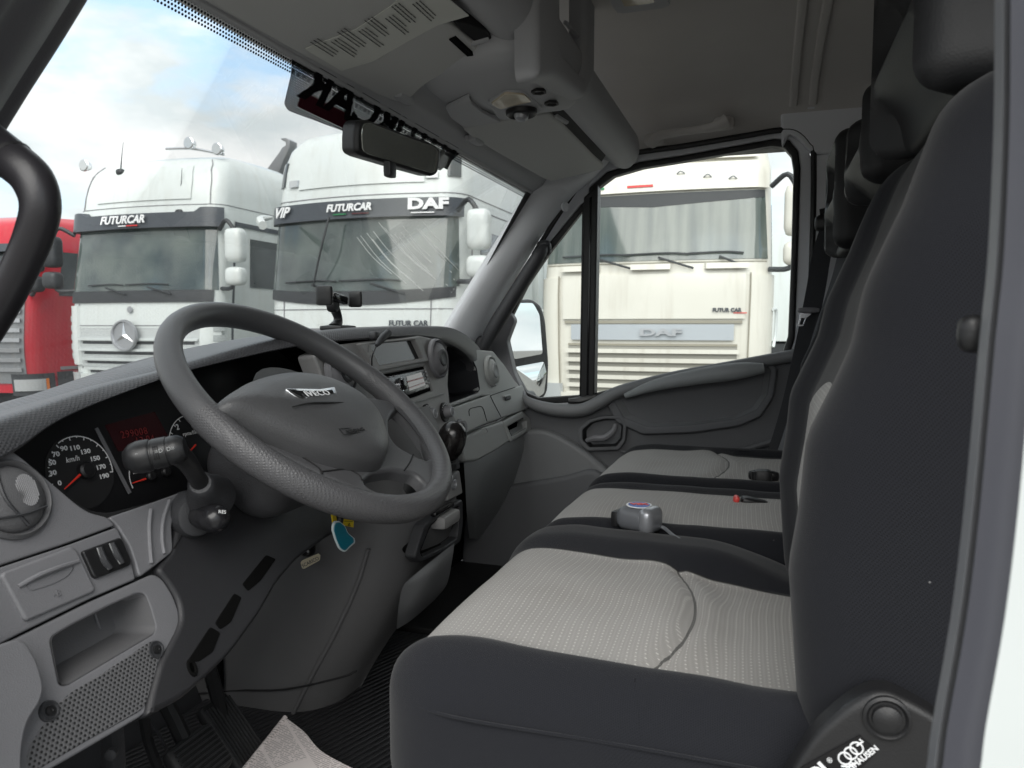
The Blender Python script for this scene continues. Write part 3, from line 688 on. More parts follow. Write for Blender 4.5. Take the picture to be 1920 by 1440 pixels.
st = mk('tinted_strip', [g_plate([rnd([fl(x, y) for x, y in ((548, 100), (546, 140), (533, 195), (541, 208), (660, 252), (826, 320), (868, 283), (866, 262))], .004)], WS.n, .0006, 0, 1)], m_film, wsg)
# mirrored lettering, read from outside
pA, pB = fl(584, 166, .0045), fl(846, 293, .0045); mid = (pA+pB)/2; wdt = abs(pB.x-pA.x)
mk('reversed_lettering', [g_text('FUTURCAR', mid+WSU*.002, (-1, 0, 0), WSU, .074, ext=.0002, bold=.0025, sx=wdt/.074/4.75)], m_film3, st)
q0, q1 = fl(570, 190, .0045), fl(668, 222, .0045)
zz = (q0.z+q1.z)/2
mk('red_underline', [g_plate([rnd([ws(q0.x-.01, zz+.008, .0045), ws(q0.x+.33, zz+.008, .0045), ws(q0.x+.33, zz-.012, .0045), ws(q0.x-.01, zz-.012, .0045)], .008)], WS.n, .0004, 0, 1)], m_film2, st)
mk('dotted_border', [g_plate([[ws(.5, .385, .003), ws(1.94, .385, .003), ws(1.94, .338, .003), ws(.5, .338, .003)]], WS.n, .0004, 0, 1)], m_dot, wsg)
mk('blackout_border', [g_plate([[ws(1.905, .38, .003), ws(2.0, .38, .003), ws(2.02, -.28, .003), ws(1.945, -.28, .003)]], WS.n, .001, 0, 1), g_plate([[ws(.42, .38, .003), ws(.515, .38, .003), ws(.49, -.28, .003), ws(.40, -.28, .003)]], WS.n, .001, 0, 1)], m_black, wsg)

# header and overhead shelf: one moulding along the cab
def extrX(prof, x0, x1, n=2):
    return g_grid([[V((x0+(x1-x0)*i/n, y, z)) for y, z in prof] for i in range(n+1)])
def smooth2(prof, n=5): return [(q.y, q.z) for q in catmull([V((0, y, z)) for y, z in prof], n)]
prof = smooth2([(.625, .358), (.607, .354), (.596, .358), (.572, .372), (.555, .392), (.50, .418), (.43, .440), (.405, .436), (.378, .418), (.352, .414), (.330, .432), (.322, .462), (.330, .500), (.355, .515), (.42, .515)])
sh = thing('overhead_shelf', (1.22, .45, .36), 'grey moulded shelf over the windscreen with a map light between the sun visors', 'overhead shelf')
mk('shelf_moulding', [extrX(prof, .40, 2.005, 4), ([V((2.005, y, z)) for y, z in prof], [tuple(range(len(prof)))])], m_trim, sh)
mk('header_trim', [extrX(smooth2([(.64, .380), (.625, .366), (.608, .354), (.600, .352), (.596, .357), (.60, .37)]), .44, 1.98, 2)], m_trim, van)
# centre module
def cm(q):
    q = q.copy(); t = (q.x)/.15
    q.z += .012*t*t - .02*max(0, -(q.y)/.12)**2*0
    return q
mod = mk('centre_module', [g_rbox((1.215, .436, .413), (.31, .22, .07), .032, (14, 12, 8), cm)], m_trim, sh)
# tall bracket with open cubby at the rear of the module
BR = Plane((1.2, .312, .43), (0, -1, .10))
pan('cubby_frame', BR, [(1004, -260), (1118, -300), (1117, 150), (1099, 186), (1045, 146), (1010, 150)], .035, m_trim, sh, .03, .014, holes=[[(1050, -220), (1100, -235), (1101, 62), (1095, 142), (1054, 96)]])
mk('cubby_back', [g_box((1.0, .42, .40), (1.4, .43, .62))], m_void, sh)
CUB = Plane((1.2, .34, .43), (0, -1, 0))
mk('cubby_slots', [g_tube([CUB(1056, 90), CUB(1098, 140)], .004, 6, 0), g_tube([CUB(1060, 42), CUB(1097, 84)], .004, 6, 0)], m_trim, sh)
mk('cubby_label', [g_plate([[CUB(1076, 108), (CUB(1091, 108)), CUB(1091, 122), CUB(1076, 122)]], V((0, -1, 0)), .002, 0, 1)], m_black, sh)
ML = Plane((1.22, .44, .3795), (0, -.05, -1)); MLu = V((0, -1, 0))
lamp = pan('map_light', ML, [(915, 193), (950, 172), (985, 173), (1018, 203), (1008, 217), (960, 225), (935, 225)], .008, m_trim, sh, .012, .002, off=.006)
m_ml = solid('map_light_lens', (.62, .54, .40), .2, mottle=.3, gscale=40, coat=.6)
pan('lens', ML, [(920, 196), (948, 176), (982, 178), (997, 192), (962, 199), (938, 206)], .004, m_ml, lamp, .008, .001, off=.009)
o = ML(978, 211, .010)
mk('reading_spot', [(g_lathe(o, (0, -.05, -1), [(.0, -.002), (.014, -.002), (.020, .001), (.024, .006), (.027, .004), (.028, -.003)], 20), m_black), (g_lathe(o, (-.25, .1, -1), [(.013, -.002), (.013, .008), (.009, .013), (0, .014)], 16), m_silver)], m_black, lamp)
cv = pan('blank_cover', ML, [(836, 204), (880, 182), (885, 196), (905, 212), (940, 230), (870, 240), (845, 222)], .006, m_trim, sh, .006, .002, off=.006)
for (x, y) in ((1010, 171), (1034, 193)):
    o = ML(x, y, .006); mk('microphone_hole', [g_lathe(o, (0, 0, -1), [(.012, -.002), (.013, .003), (.010, .003), (.009, -.002), (.0, -.002)], 6), g_disc(o, (0, 0, -1), .003, .003, 8)], m_black, sh)

# sun visors: rounded flat pads on the slope under the shelf
VP = Plane((1.2, .60, .351), (0, -.3, -1)); VP.n = -VP.n if VP.n.z > 0 else VP.n
def visor(label, pts, rr_, hooks, rod):
    t = thing('sun_visor', tuple(VP(*hooks[0])), label, 'sun visor', 'sun visors')
    lo = rnd([VP(x, y, 0) for x, y in pts], rr_)
    pad = mk('visor_pad', [g_plate([lo], VP.n, .016, .0075, 5)], m_visor, t, wn=True)
    c = VP(*hooks[0], -.004)
    mk('visor_clip', [g_rbox(c, (.05, .02, .018), .007, (4, 4, 4)), g_tube([c+V((-.02, .012, .0)), c+V((.0, .02, .006)), c+V((.02, .012, 0))], .005, 8, 3)], m_trim, t)
    mk('visor_rod', [g_tube([VP(*rod[0], -.006), VP(*rod[1], -.006)], .006, 8, 0)], m_trim, t)
    return t, pad
dv, dpad = visor('driver\'s wide grey sun visor carrying a pale printed warning label', [(250, -70), (340, -18), (560, 103), (628, 140), (700, 178), (742, 193), (765, 192), (800, 158), (850, 130), (912, 106), (905, 96), (790, 5), (690, -90), (560, -330)], [.01, .01, .01, .02, .02, .012, .012, .02, .02, .010, .005, .02, .02, .02], [(757, 181)], [(880, 80), (915, 70)])
visor('passenger\'s grey sun visor, blank and folded flat above the windscreen corner', [(868, 245), (900, 232), (1030, 212), (1055, 232), (1132, 311), (1132, 318), (1033, 341), (1020, 337), (935, 290), (885, 260)], [.012, .01, .012, .01, .008, .008, .006, .02, .02, .012], [(893, 262)], [(1040, 214), (1062, 228)])
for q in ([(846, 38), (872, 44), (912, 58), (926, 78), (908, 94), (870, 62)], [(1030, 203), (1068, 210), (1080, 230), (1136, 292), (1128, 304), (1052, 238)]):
    mk('visor_shadow_slot', [g_plate([rnd([VP(x, y, -.004) for x, y in q], .006)], VP.n, .022, .001, 1)], m_seam, sh)  # dark blocks imitate the shadow in the slot along each visor's rear edge
# label on the driver's visor: pale strip across the pad with eight paragraphs of small print
lab = mk('warning_label', [g_plate([rnd([VP(x, y, .0015) for x, y in ((571, 92), (668, 55), (735, 10), (790, -45), (880, 30), (822, 47), (770, 75), (700, 115), (640, 133))], .002)], VP.n, .001, 0, 1)], solid('label_paper', (.62, .63, .59), .6), dpad)
lines = []; rr = random.Random(5)
lab_o, lab_e = (627, 105), (800, 30)
for k in range(8):
    t = k/7
    cx, cy = 612+(790-612)*t, 92+(12-92)*t - 10*math.sin(t*math.pi)*-.5
    cx += (k % 2)*14 - 4; cy += (k % 2)*9
    for j in range(3):
        # text runs along the cab (rows parallel to the windscreen edge)
        a = VP(cx-26+j*6.5, cy-13-j*3.2, .0028); ln = .052-.02*(j == 2)*rr.random()
        s = 0
        while s < ln:
            wl = .003+rr.random()*.005; lines.append(g_box(a+V((s, -.0008, -.0001)), a+V((s+wl, .0008, .0002)))); s += wl+.0016
mk('small_print', lines, m_black, lab)

# roof lining with its cove down to the door frame
side = [(2.118, .452), (2.10, .485), (2.06, .530), (1.98, .575), (1.86, .605), (1.6, .622), (1.22, .628), (.85, .622), (.6, .605), (.46, .575), (.38, .53), (.34, .485), (.325, .45)]
def roofz(y): return 0
rows = []
for y in [.66, .5, .35, .2, .05, -.1, -.2, -.35, -.55]:
    dz = -.02*max(0, (y-.2)/.4)**2 + (.0 if y > -.18 else 0)
    rows.append([V((x, y, z+dz*(1 if .5 < x < 1.95 else .5))) for x, z in side])
mk('roof_lining', [g_thick(g_patch(rows, 5, 4), V((0, 0, .02)))], m_lining, van)
# pressed ribs of the lining near the rear, roof lamp at the front edge
for yy in (-.055, -.10):
    mk('lining_rib', [g_tube([V((1.10, yy, .622)), V((1.5, yy, .619)), V((1.8, yy, .606)), V((1.95, yy, .58)), V((2.03, yy, .545))], .010, 8, 4, .5)], m_lining, van)
rl = mk('roof_lamp', [g_rbox((1.36, .235, .612), (.26, .11, .03), .014, (8, 6, 3))], m_trim, van)
mk('lens', [g_rbox((1.36, .235, .600), (.17, .06, .012), .005, (6, 4, 2))], m_ml, rl)
# grab handle in the cove
GH = Plane((2.035, 0, .52), (-1, 0, -.6))
gh = thing('grab_handle', tuple(GH(1295, 250)), 'folded grey grab handle on the roof lining above the passenger window', 'grab handle')
mk('grip', [g_tube([GH(1222, 268, .012), GH(1235, 255, .030), GH(1270, 248, .034), GH(1310, 243, .034), GH(1342, 236, .034), GH(1362, 226, .025)], [.016, .013, .010, .010, .013, .017], 10, 5)], m_lining, gh)
for (x, y) in ((1228, 262), (1357, 232)): mk('end_cap', [g_rbox(GH(x, y, .008), (.03, .055, .035), .014, (5, 5, 5))], m_lining, gh)

# rear wall and upper door post trim
mk('rear_wall', [g_box((.30, -.52, -.72), (2.14, -.50, .62))], m_lining, van)
mk('side_wall', [g_box((2.07, -.52, -.72), (2.12, -.14, .5))], m_pillar, van)
mk('door_post_cover', [g_plate([rnd([P(x, y, X=2.055) for x, y in ((1466, 280), (1463, 190), (1470, 160), (1500, 138), (1545, 125), (1606, 113), (1800, 85), (1800, 300), (1520, 287), (1500, 262), (1480, 250))], [.02, .03, .02, .02, .01, 0, 0, 0, .02, .02, .01])], V((-1, 0, 0)), .03, .006)], m_pillar, van, wn=True)
o = P(1521, 192, X=2.052); mk('coat_hook', [(g_rbox(o, (.02, .028, .034), .008, (4, 4, 4)), m_pillar), (g_disc(o+V((-.0105, 0, .004)), (-1, 0, 0), .006, .001, 14), m_void)], m_pillar, van)
o = P(1583, 140, X=2.05); mk('post_slot', [g_rbox(o, (.006, .022, .005), .002, (3, 3, 3))], m_void, van)
pst = mk('door_post', [g_plate([[P(1527, 290, X=2.06), P(1700, 270, X=2.06), P(1700, 1300, X=2.06), P(1490, 1300, X=2.06), P(1500, 800, X=2.06), P(1512, 620, X=2.06)]], V((-1, 0, 0)), .05, .008)], m_pillar, van)
mk('belt_slot', [g_rbox(P(1563, 360, X=2.055), (.01, .02, .12), .004, (3, 3, 3))], m_dark, van)
# windscreen pillar on the passenger side: from the glass edge to the door seal
gl = [(1045, 296), (1012, 348), (1004, 362), (962, 430), (915, 506), (872, 576), (848, 616), (825, 655)]
dr = [(1150, 296), (1104, 342), (1074, 368), (1028, 424), (985, 492), (942, 566), (905, 640), (888, 680)]
A = [WS(x, y, .012) for x, y in gl]; B = [P(x, y, X=2.045) for x, y in dr]
A0 = [a+V((-.0, .03, 0)) for a in A]; B2 = [b+V((.03, .04, 0)) for b in B]
mids = [(a+b)/2 + V((-.018, -.028, 0)) for a, b in zip(A, B)]; m1 = [(a*3+b)/4 + V((-.012, -.018, 0)) for a, b in zip(A, B)]; m3 = [(a+b*3)/4 + V((-.014, -.022, 0)) for a, b in zip(A, B)]
pr = mk('windscreen_pillar', [g_patch([A0, A, m1, mids, m3, B, B2], 5, 3)], m_pillar, van)
o = (A[1]*.35+B[1]*.65)+V((-.018, -.026, -.005)); nn = V((-.55, -.83, 0)).normalized()
o = mids[2]+V((.012,-.004,-.035)); mk('pillar_cap', [g_lathe(o, nn, [(.0125, -.004), (.0125, .003), (.0105, .0035), (.010, .0015), (0, .002)], 20)], m_pillar, pr)
# its dark grip
hp = [(1022, 468), (1004, 492), (960, 560), (925, 618), (908, 655)]
h = thing('pillar_grip', tuple(P(908, 655, X=1.99)), 'long black grip along the passenger-side windscreen pillar', 'grab handle')
mk('grip', [g_tube([P(1022, 462, X=2.01), P(1006, 486, X=1.975), P(962, 556, X=1.965), P(928, 612, X=1.965), P(908, 650, X=1.975)], [.012, .019, .020, .021, .017], 12, 6)], m_dark, h)
mk('foot', [g_rbox(P(906, 646, X=1.985), (.04, .05, .05), .016, (5, 5, 5))], m_dark, h)
mk('foot', [g_rbox(P(1020, 466, X=2.015), (.035, .04, .045), .014, (5, 5, 5))], m_dark, h)
mk('pillar_foot_trim', [g_plate([rnd([P(x, y, X=2.048) for x, y in ((925, 600), (948, 575), (965, 600), (950, 640), (963, 700), (985, 745), (1000, 762), (940, 780), (905, 700), (900, 655))], .01)], V((-1, 0, 0)), .03, .005)], m_grey, van, wn=True)
# windscreen pillar on the driver's side
gl = [(215, -95), (160, 0), (108, 85), (52, 172), (0, 256), (-55, 345), (-120, 450)]
A = [WS(x, y, .010) for x, y in gl]
rowsL = [[a+V((.004, .03, 0)) for a in A], [a+V((.002, .0, 0)) for a in A], [a+V((-.022, -.012, 0)) for a in A], [a+V((-.026, -.022, 0)) for a in A], [a+V((-.06, -.062, 0)) for a in A], [a+V((-.10, -.085, 0)) for a in A], [a+V((-.115, -.098, 0)) for a in A], [a+V((-.15, -.11, 0)) for a in A], [a+V((-.19, -.10, 0)) for a in A]]
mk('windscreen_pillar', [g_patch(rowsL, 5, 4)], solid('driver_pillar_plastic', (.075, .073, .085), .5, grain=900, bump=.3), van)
# driver's pillar grip, in front of it
lh = thing('pillar_grip', tuple(P(10, 620, X=.46)), 'thick curved black grip on the driver\'s windscreen pillar', 'grab handle')
LX = .455
mk('grip', [g_tube([P(-75, 215, X=LX+.02), P(-25, 262, X=LX+.01), P(22, 300, X=LX), P(60, 335, X=LX), P(76, 385, X=LX), P(64, 440, X=LX), P(33, 512, X=LX), P(-2, 575, X=LX), P(-50, 650, X=LX), P(-120, 750, X=LX)], [.017, .017, .0165, .0160, .0150, .0145, .014, .0145, .015, .016], 16, 6)], solid('satin_black_grip', (.02, .019, .022), .38, grain=500, bump=.1), lh)
mk('joint_ring', [g_tube([P(20, 298, X=LX), P(25, 303, X=LX)], .0172, 16, 0)], m_black, lh)
# floor, firewall, ribbed mat
def ribm():
    m, t, b = mat_new('ribbed_rubber_mat'); a, q = coords(t, (.35, .94, 0), (1, 0, 0)); f = MN(t, 'FRACT', MN(t, 'DIVIDE', a, .0125)); g = MN(t, 'ABSOLUTE', MN(t, 'SUBTRACT', f, .5))
    b.inputs['Base Color'].default_value = (.022, .022, .024, 1); b.inputs['Roughness'].default_value = .45; bump(t, b, MN(t, 'SMOOTH_MIN', g, .3, .1), 1, .006); return m
mk('cab_floor', [g_box((.30, -.5, -.76), (2.12, 1.2, -.72))], m_rub, van)
mk('floor_mat', [g_plate([rnd([V((.45, .30, -.700)), V((1.5, .30, -.700)), V((1.5, .98, -.700)), V((.45, .98, -.700))], .04)], V((0, 0, 1)), .015, .004)], ribm(), van)
mk('floor_mat', [g_plate([rnd([V((1.53, .10, -.700)), V((2.02, .10, -.700)), V((2.02, 1.0, -.700)), V((1.53, 1.0, -.700))], .04)], V((0, 0, 1)), .015, .004)], m_rub, van)
fw = [[V((x, .98, -.72)) for x in (.30, .8, 1.3, 1.8, 2.12)], [V((x, 1.06, -.55)) for x in (.30, .8, 1.3, 1.8, 2.12)], [V((x, 1.10, -.2)) for x in (.30, .8, 1.3, 1.8, 2.12)]]
mk('front_bulkhead', [g_thick(g_patch(fw, 2, 4), V((0, .02, 0)))], m_dark, van)
mk('footwell_side', [g_plate([[V((.335, .5, -.72)), V((.335, 1.12, -.72)), V((.335, 1.12, -.1)), V((.335, .60, -.1)), V((.335, .5, -.4))]], V((1, 0, 0)), .03, .002)], m_dark, van)
# driver's door post at the right edge of the view
E1 = [(1868, -90), (1865, 0), (1863, 233), (1852, 480), (1836, 640), (1808, 947), (1782, 1160), (1747, 1360), (1737, 1440), (1722, 1530)]
def strip(name, e1, w1, w2, x1, x2, mat, bulge=0):
    a = [P(x+w1, y, X=x1) for x, y in e1]; b = [P(x+w2, y, X=x2) for x, y in e1]; c = [(p+q)/2+V((-bulge, 0, 0)) for p, q in zip(a, b)]
    return mk(name, [g_thick(g_patch([a, c, b], 4, 4), V((.012, -.012, 0)))], mat, van)
m_seal = solid('door_seal_rubber', (.055, .056, .062), .5, mottle=.15, gscale=8); m_post = solid('post_cover_plastic', (.105, .106, .124), .45, mottle=.08, gscale=5)
strip('door_seal', E1, 0, 17, .345, .335, solid('door_seal_edge', (.16, .165, .175), .45, mottle=.1, gscale=8), .004)
strip('door_seal_groove', E1, 15, 32, .342, .34, m_seal)
strip('door_post_trim', E1, 30, 104, .330, .318, m_post, .003)
strip('outer_door_post', E1, 102, 330, .300, .28, p_white)
mk('belt_anchor', [g_rbox(P(1826, 626, X=.36), (.012, .012, .016), .005, (5, 5, 5))], m_black, van)
mk('outer_sill', [g_box((.24, -.5, -.80), (.33, 1.2, -.70))], p_white, van)
mk('outer_roof', [g_rbox((1.22, .0, .70), (1.95, 1.35, .12), .05, (6, 6, 3))], p_white, van)
# ================================================================== passenger door with its windows
DX = 2.06
door = thing('passenger_door', (2.1, .3, -.6), 'closed passenger door with grey trim, black-edged window and a small quarter light', 'door')
D = lambda x, y, X=DX: P(x, y, X=X)
m_doorlow = solid('door_trim_dark', (.13, .134, .142), .6, grain=900, bump=.3, mottle=.05)
m_doormid = solid('door_trim_grey', (.20, .206, .213), .55, grain=900, bump=.3)
m_doorlt = solid('door_trim_light', (.30, .315, .32), .5, grain=900, bump=.3)
gi = [(1121, 352), (1150, 330), (1205, 314), (1280, 302), (1447, 273), (1470, 276), (1484, 292), (1488, 317), (1484, 480), (1478, 630), (1468, 660), (1448, 674), (1300, 700), (1200, 716), (1113, 738)]
go = [(1104, 352), (1138, 322), (1200, 303), (1280, 291), (1450, 260), (1480, 262), (1497, 284), (1501, 315), (1496, 480), (1490, 635), (1480, 668), (1455, 688), (1300, 716), (1200, 732), (1096, 752)]
def ring(name, inn, out, X1, X2, th, mat, parent, bev=.003, r=.004):
    lo = rnd([D(x, y, X1) for x, y in out], r); li = rnd([D(x, y, X1) for x, y in inn], r)
    return mk(name, [g_plate([lo, li], V((-1, 0, 0)), th, bev)], mat, parent, wn=True)
oo = [(1098, 336), (1130, 306), (1195, 289), (1280, 277), (1458, 247), (1490, 249), (1514, 272), (1522, 300), (1518, 480), (1510, 640), (1500, 700), (1495, 860), (1300, 860), (1100, 860), (1000, 800), (975, 755), (948, 690), (938, 640), (944, 590), (1000, 480), (1050, 400)]
gq = [(1094, 390), (1030, 470), (985, 536), (955, 590), (948, 640), (962, 700), (984, 740), (1008, 750), (1088, 745)]
fr = [(1125, 303), (1280, 268), (1460, 238), (1500, 240), (1527, 272), (1533, 300)]
lo = rnd([D(x, y, 2.075) for x, y in oo], .004)
mk('door_frame', [g_plate([lo, rnd([D(x, y, 2.075) for x, y in go], .004), rnd([D(x, y, 2.075) for x, y in [(1092, 380), (1020, 468), (975, 530), (948, 590), (942, 645), (958, 705), (980, 748), (1005, 758), (1086, 753)]], .006)], V((-1, 0, 0)), .04, .004)], m_pillar, door, wn=True)
mk('frame_seal', [g_tube([D(x, y, 2.062) for x, y in [(1000, 478), (1050, 398), (1096, 334), (1130, 304), (1195, 286), (1280, 274), (1400, 254), (1462, 244), (1494, 247), (1518, 270), (1526, 300), (1523, 480), (1514, 660)]], .0075, 8, 4)], m_black, door)
ws_ = ring('window_seal', gi, go, 2.070, 2.07, .03, m_black, door, .005)
q = mk('quarter_light', [g_plate([rnd([D(x, y, 2.085) for x, y in gq], .006)], V((-1, 0, 0)), .004, 0, 1)], glass('side_glass', (.96, .98, .975), .5, .03), door)
gm = q.data.materials[0]
mk('window_pane', [g_plate([rnd([D(x, y, 2.085) for x, y in gi], .006)], V((-1, 0, 0)), .004, 0, 1)], gm, door)
ring('quarter_seal', [(1091, 396), (1030, 474), (988, 536), (960, 592), (953, 640), (966, 698), (987, 736), (1010, 746), (1086, 741)], [(1100, 372), (1020, 466), (976, 530), (948, 588), (942, 645), (958, 705), (980, 748), (1005, 758), (1090, 753)], 2.072, 2.07, .02, m_black, door, .003)
mk('divider_bar', [g_plate([rnd([D(x, y, 2.058) for x, y in ((1094, 370), (1121, 345), (1114, 742), (1086, 756))], .004)], V((-1, 0, 0)), .04, .004), (g_plate([[D(x, y, 2.055) for x, y in ((1105, 372), (1109, 368), (1103, 745), (1099, 746))]], V((-1, 0, 0)), .01, .001, 1), m_gloss)], m_black, door, wn=True)
# trim panel, layered: belt rail, dark field, armrest recess, pull recess, pocket
pan('trim_panel', Plane((2.07, 0, 0), (-1, 0, 0)), [(930, 775), (985, 752), (1010, 762), (1100, 768), (1140, 745), (1160, 735), (1260, 712), (1370, 692), (1470, 672), (1520, 664), (1560, 1000), (1500, 1250), (850, 1250), (880, 960), (925, 820)], .02, m_doorlow, door, .01, .004)
# belt rail as a rounded sill
mk('belt_rail', [g_tube([D(975, 742, 2.052), D(1000, 758, 2.05), D(1040, 768, 2.048), D(1090, 768, 2.045), D(1128, 752, 2.045), D(1165, 733, 2.045), D(1260, 708, 2.045), D(1370, 688, 2.045), D(1480, 668, 2.045), D(1530, 660, 2.045)], [.010, .016, .019, .020, .019, .017, .016, .016, .016, .016], 10, 5)], m_doormid, door)
mk('sill_cap', [g_tube([D(1066, 752, 2.05), D(1090, 752, 2.05), D(1118, 744, 2.05)], [.008, .014, .008], 8, 4)], m_black, door)
AP = Plane((2.052, 0, 0), (-1, 0, 0))
arm_o = [(1152, 752), (1180, 728), (1260, 708), (1370, 690), (1430, 684), (1444, 694), (1438, 740), (1418, 768), (1380, 785), (1300, 796), (1215, 800), (1170, 782)]
mk('armrest_recess', [g_pocket(AP, arm_o, .035, .80), (g_plate([rnd([AP(x, y, .003) for x, y in [(1136, 756), (1172, 722), (1260, 700), (1372, 682), (1440, 674), (1458, 692), (1450, 746), (1426, 782), (1384, 800), (1300, 812), (1205, 815), (1155, 792)]], .008), rnd([AP(x, y, .003) for x, y in arm_o], .006)], V((-1, 0, 0)), .02, .005), m_doorlow)], m_doormid, door, wn=True)
mk('armrest', [g_tube([D(1172, 742, 2.035), D(1230, 722, 2.02), D(1310, 706, 2.012), D(1380, 696, 2.012), D(1432, 690, 2.02)], [.006, .012, .016, .017, .010], 12, 5, 1.3)], m_doorlt, door)
HP = [(1092, 806), (1108, 792), (1132, 786), (1162, 786), (1168, 800), (1166, 824), (1155, 837), (1105, 839), (1092, 825)]
mk('handle_recess', [(g_pocket(AP, HP, .025, .75), m_black), (g_plate([rnd([AP(x, y, .004) for x, y in [(1084, 804), (1104, 786), (1130, 780), (1168, 780), (1175, 798), (1172, 828), (1160, 844), (1102, 846), (1085, 830)]], .006), rnd([AP(x, y, .004) for x, y in HP], .004)], V((-1, 0, 0)), .02, .003), m_doorlow)], m_black, door, wn=True)
mk('door_handle', [g_tube([D(1100, 826, 2.045), D(1115, 822, 2.035), D(1135, 820, 2.032), D(1150, 808, 2.035), D(1154, 796, 2.045)], [.006, .009, .010, .008, .006], 8, 5)], m_grey, door)
PK = Plane((2.03, 0, 0), (-1, 0, 0))
# raised lower moulding that sweeps down from the dash
low = [(900, 880), (935, 830), (985, 807), (1015, 806), (1045, 816), (1092, 843), (1140, 880), (1172, 930), (1180, 1150), (860, 1150), (875, 960)]
pan('lower_moulding', PK, low, .03, m_doormid, door, .05, .012)
pan('door_pocket', Plane((2.012, 0, 0), (-1, 0, 0)), [(890, 925), (940, 912), (1000, 903), (1060, 893), (1110, 878), (1140, 896), (1170, 950), (1180, 1150), (860, 1150), (868, 980)], .03, m_doorlow, door, .03, .014)
mk('trim_crease', [g_tube([D(1165, 846, 2.048), D(1230, 862, 2.046), D(1330, 860, 2.044), D(1440, 830, 2.044), D(1500, 820, 2.046)], [.003, .007, .008, .008, .004], 8, 5)], m_doorlow, door)

# door mirror outside
dm = thing('door_mirror', tuple(P(990, 750, X=2.42)), 'black passenger-side door mirror with a tall glass over a small wide-angle one', 'door mirror')
MX = 2.42
mpl = Plane(P(985, 660, X=MX), (-.50, -.866, .02), (1, 0, 0))
def sh_(pts, o=0, r=.02): return rnd([mpl(x, y, o) for x, y in pts], r)
mo = [(944, 640), (950, 585), (966, 563), (1000, 560), (1018, 572), (1026, 600), (1032, 680), (1030, 735), (1018, 752), (990, 752), (965, 735), (955, 700)]
mk('housing', [g_plate([sh_(mo)], mpl.n, .09, .018, 5)], m_black, dm, wn=True)
m_mir = solid('mirror_glass', (.86, .88, .88), .015, 1)
mk('main_glass', [g_plate([sh_([(950, 640), (954, 590), (972, 568), (1000, 568), (1012, 590), (1018, 664), (965, 674), (956, 668)], .002, .012)], mpl.n, .003, .001, 1)], m_mir, dm)
lo = sh_([(966, 688), (1020, 678), (1025, 700), (1020, 738), (1008, 745), (990, 744), (975, 730)], .002, .01)
c = sum(lo, V((0, 0, 0)))/len(lo)
vs, fs = g_grid([[c + (p-c)*k + mpl.n*(.006*(1-k*k)) for p in lo] for k in (1, .85, .7, .5, .3, .1)], True); fs.append(tuple(range(len(vs)-len(lo), len(vs))))
mk('wide_angle_glass', [(vs, fs)], m_mir, dm)
mk('mirror_arm', [g_rbox(P(1012, 768, X=2.30), (.34, .12, .05), .02, (6, 5, 4))], m_black, dm)
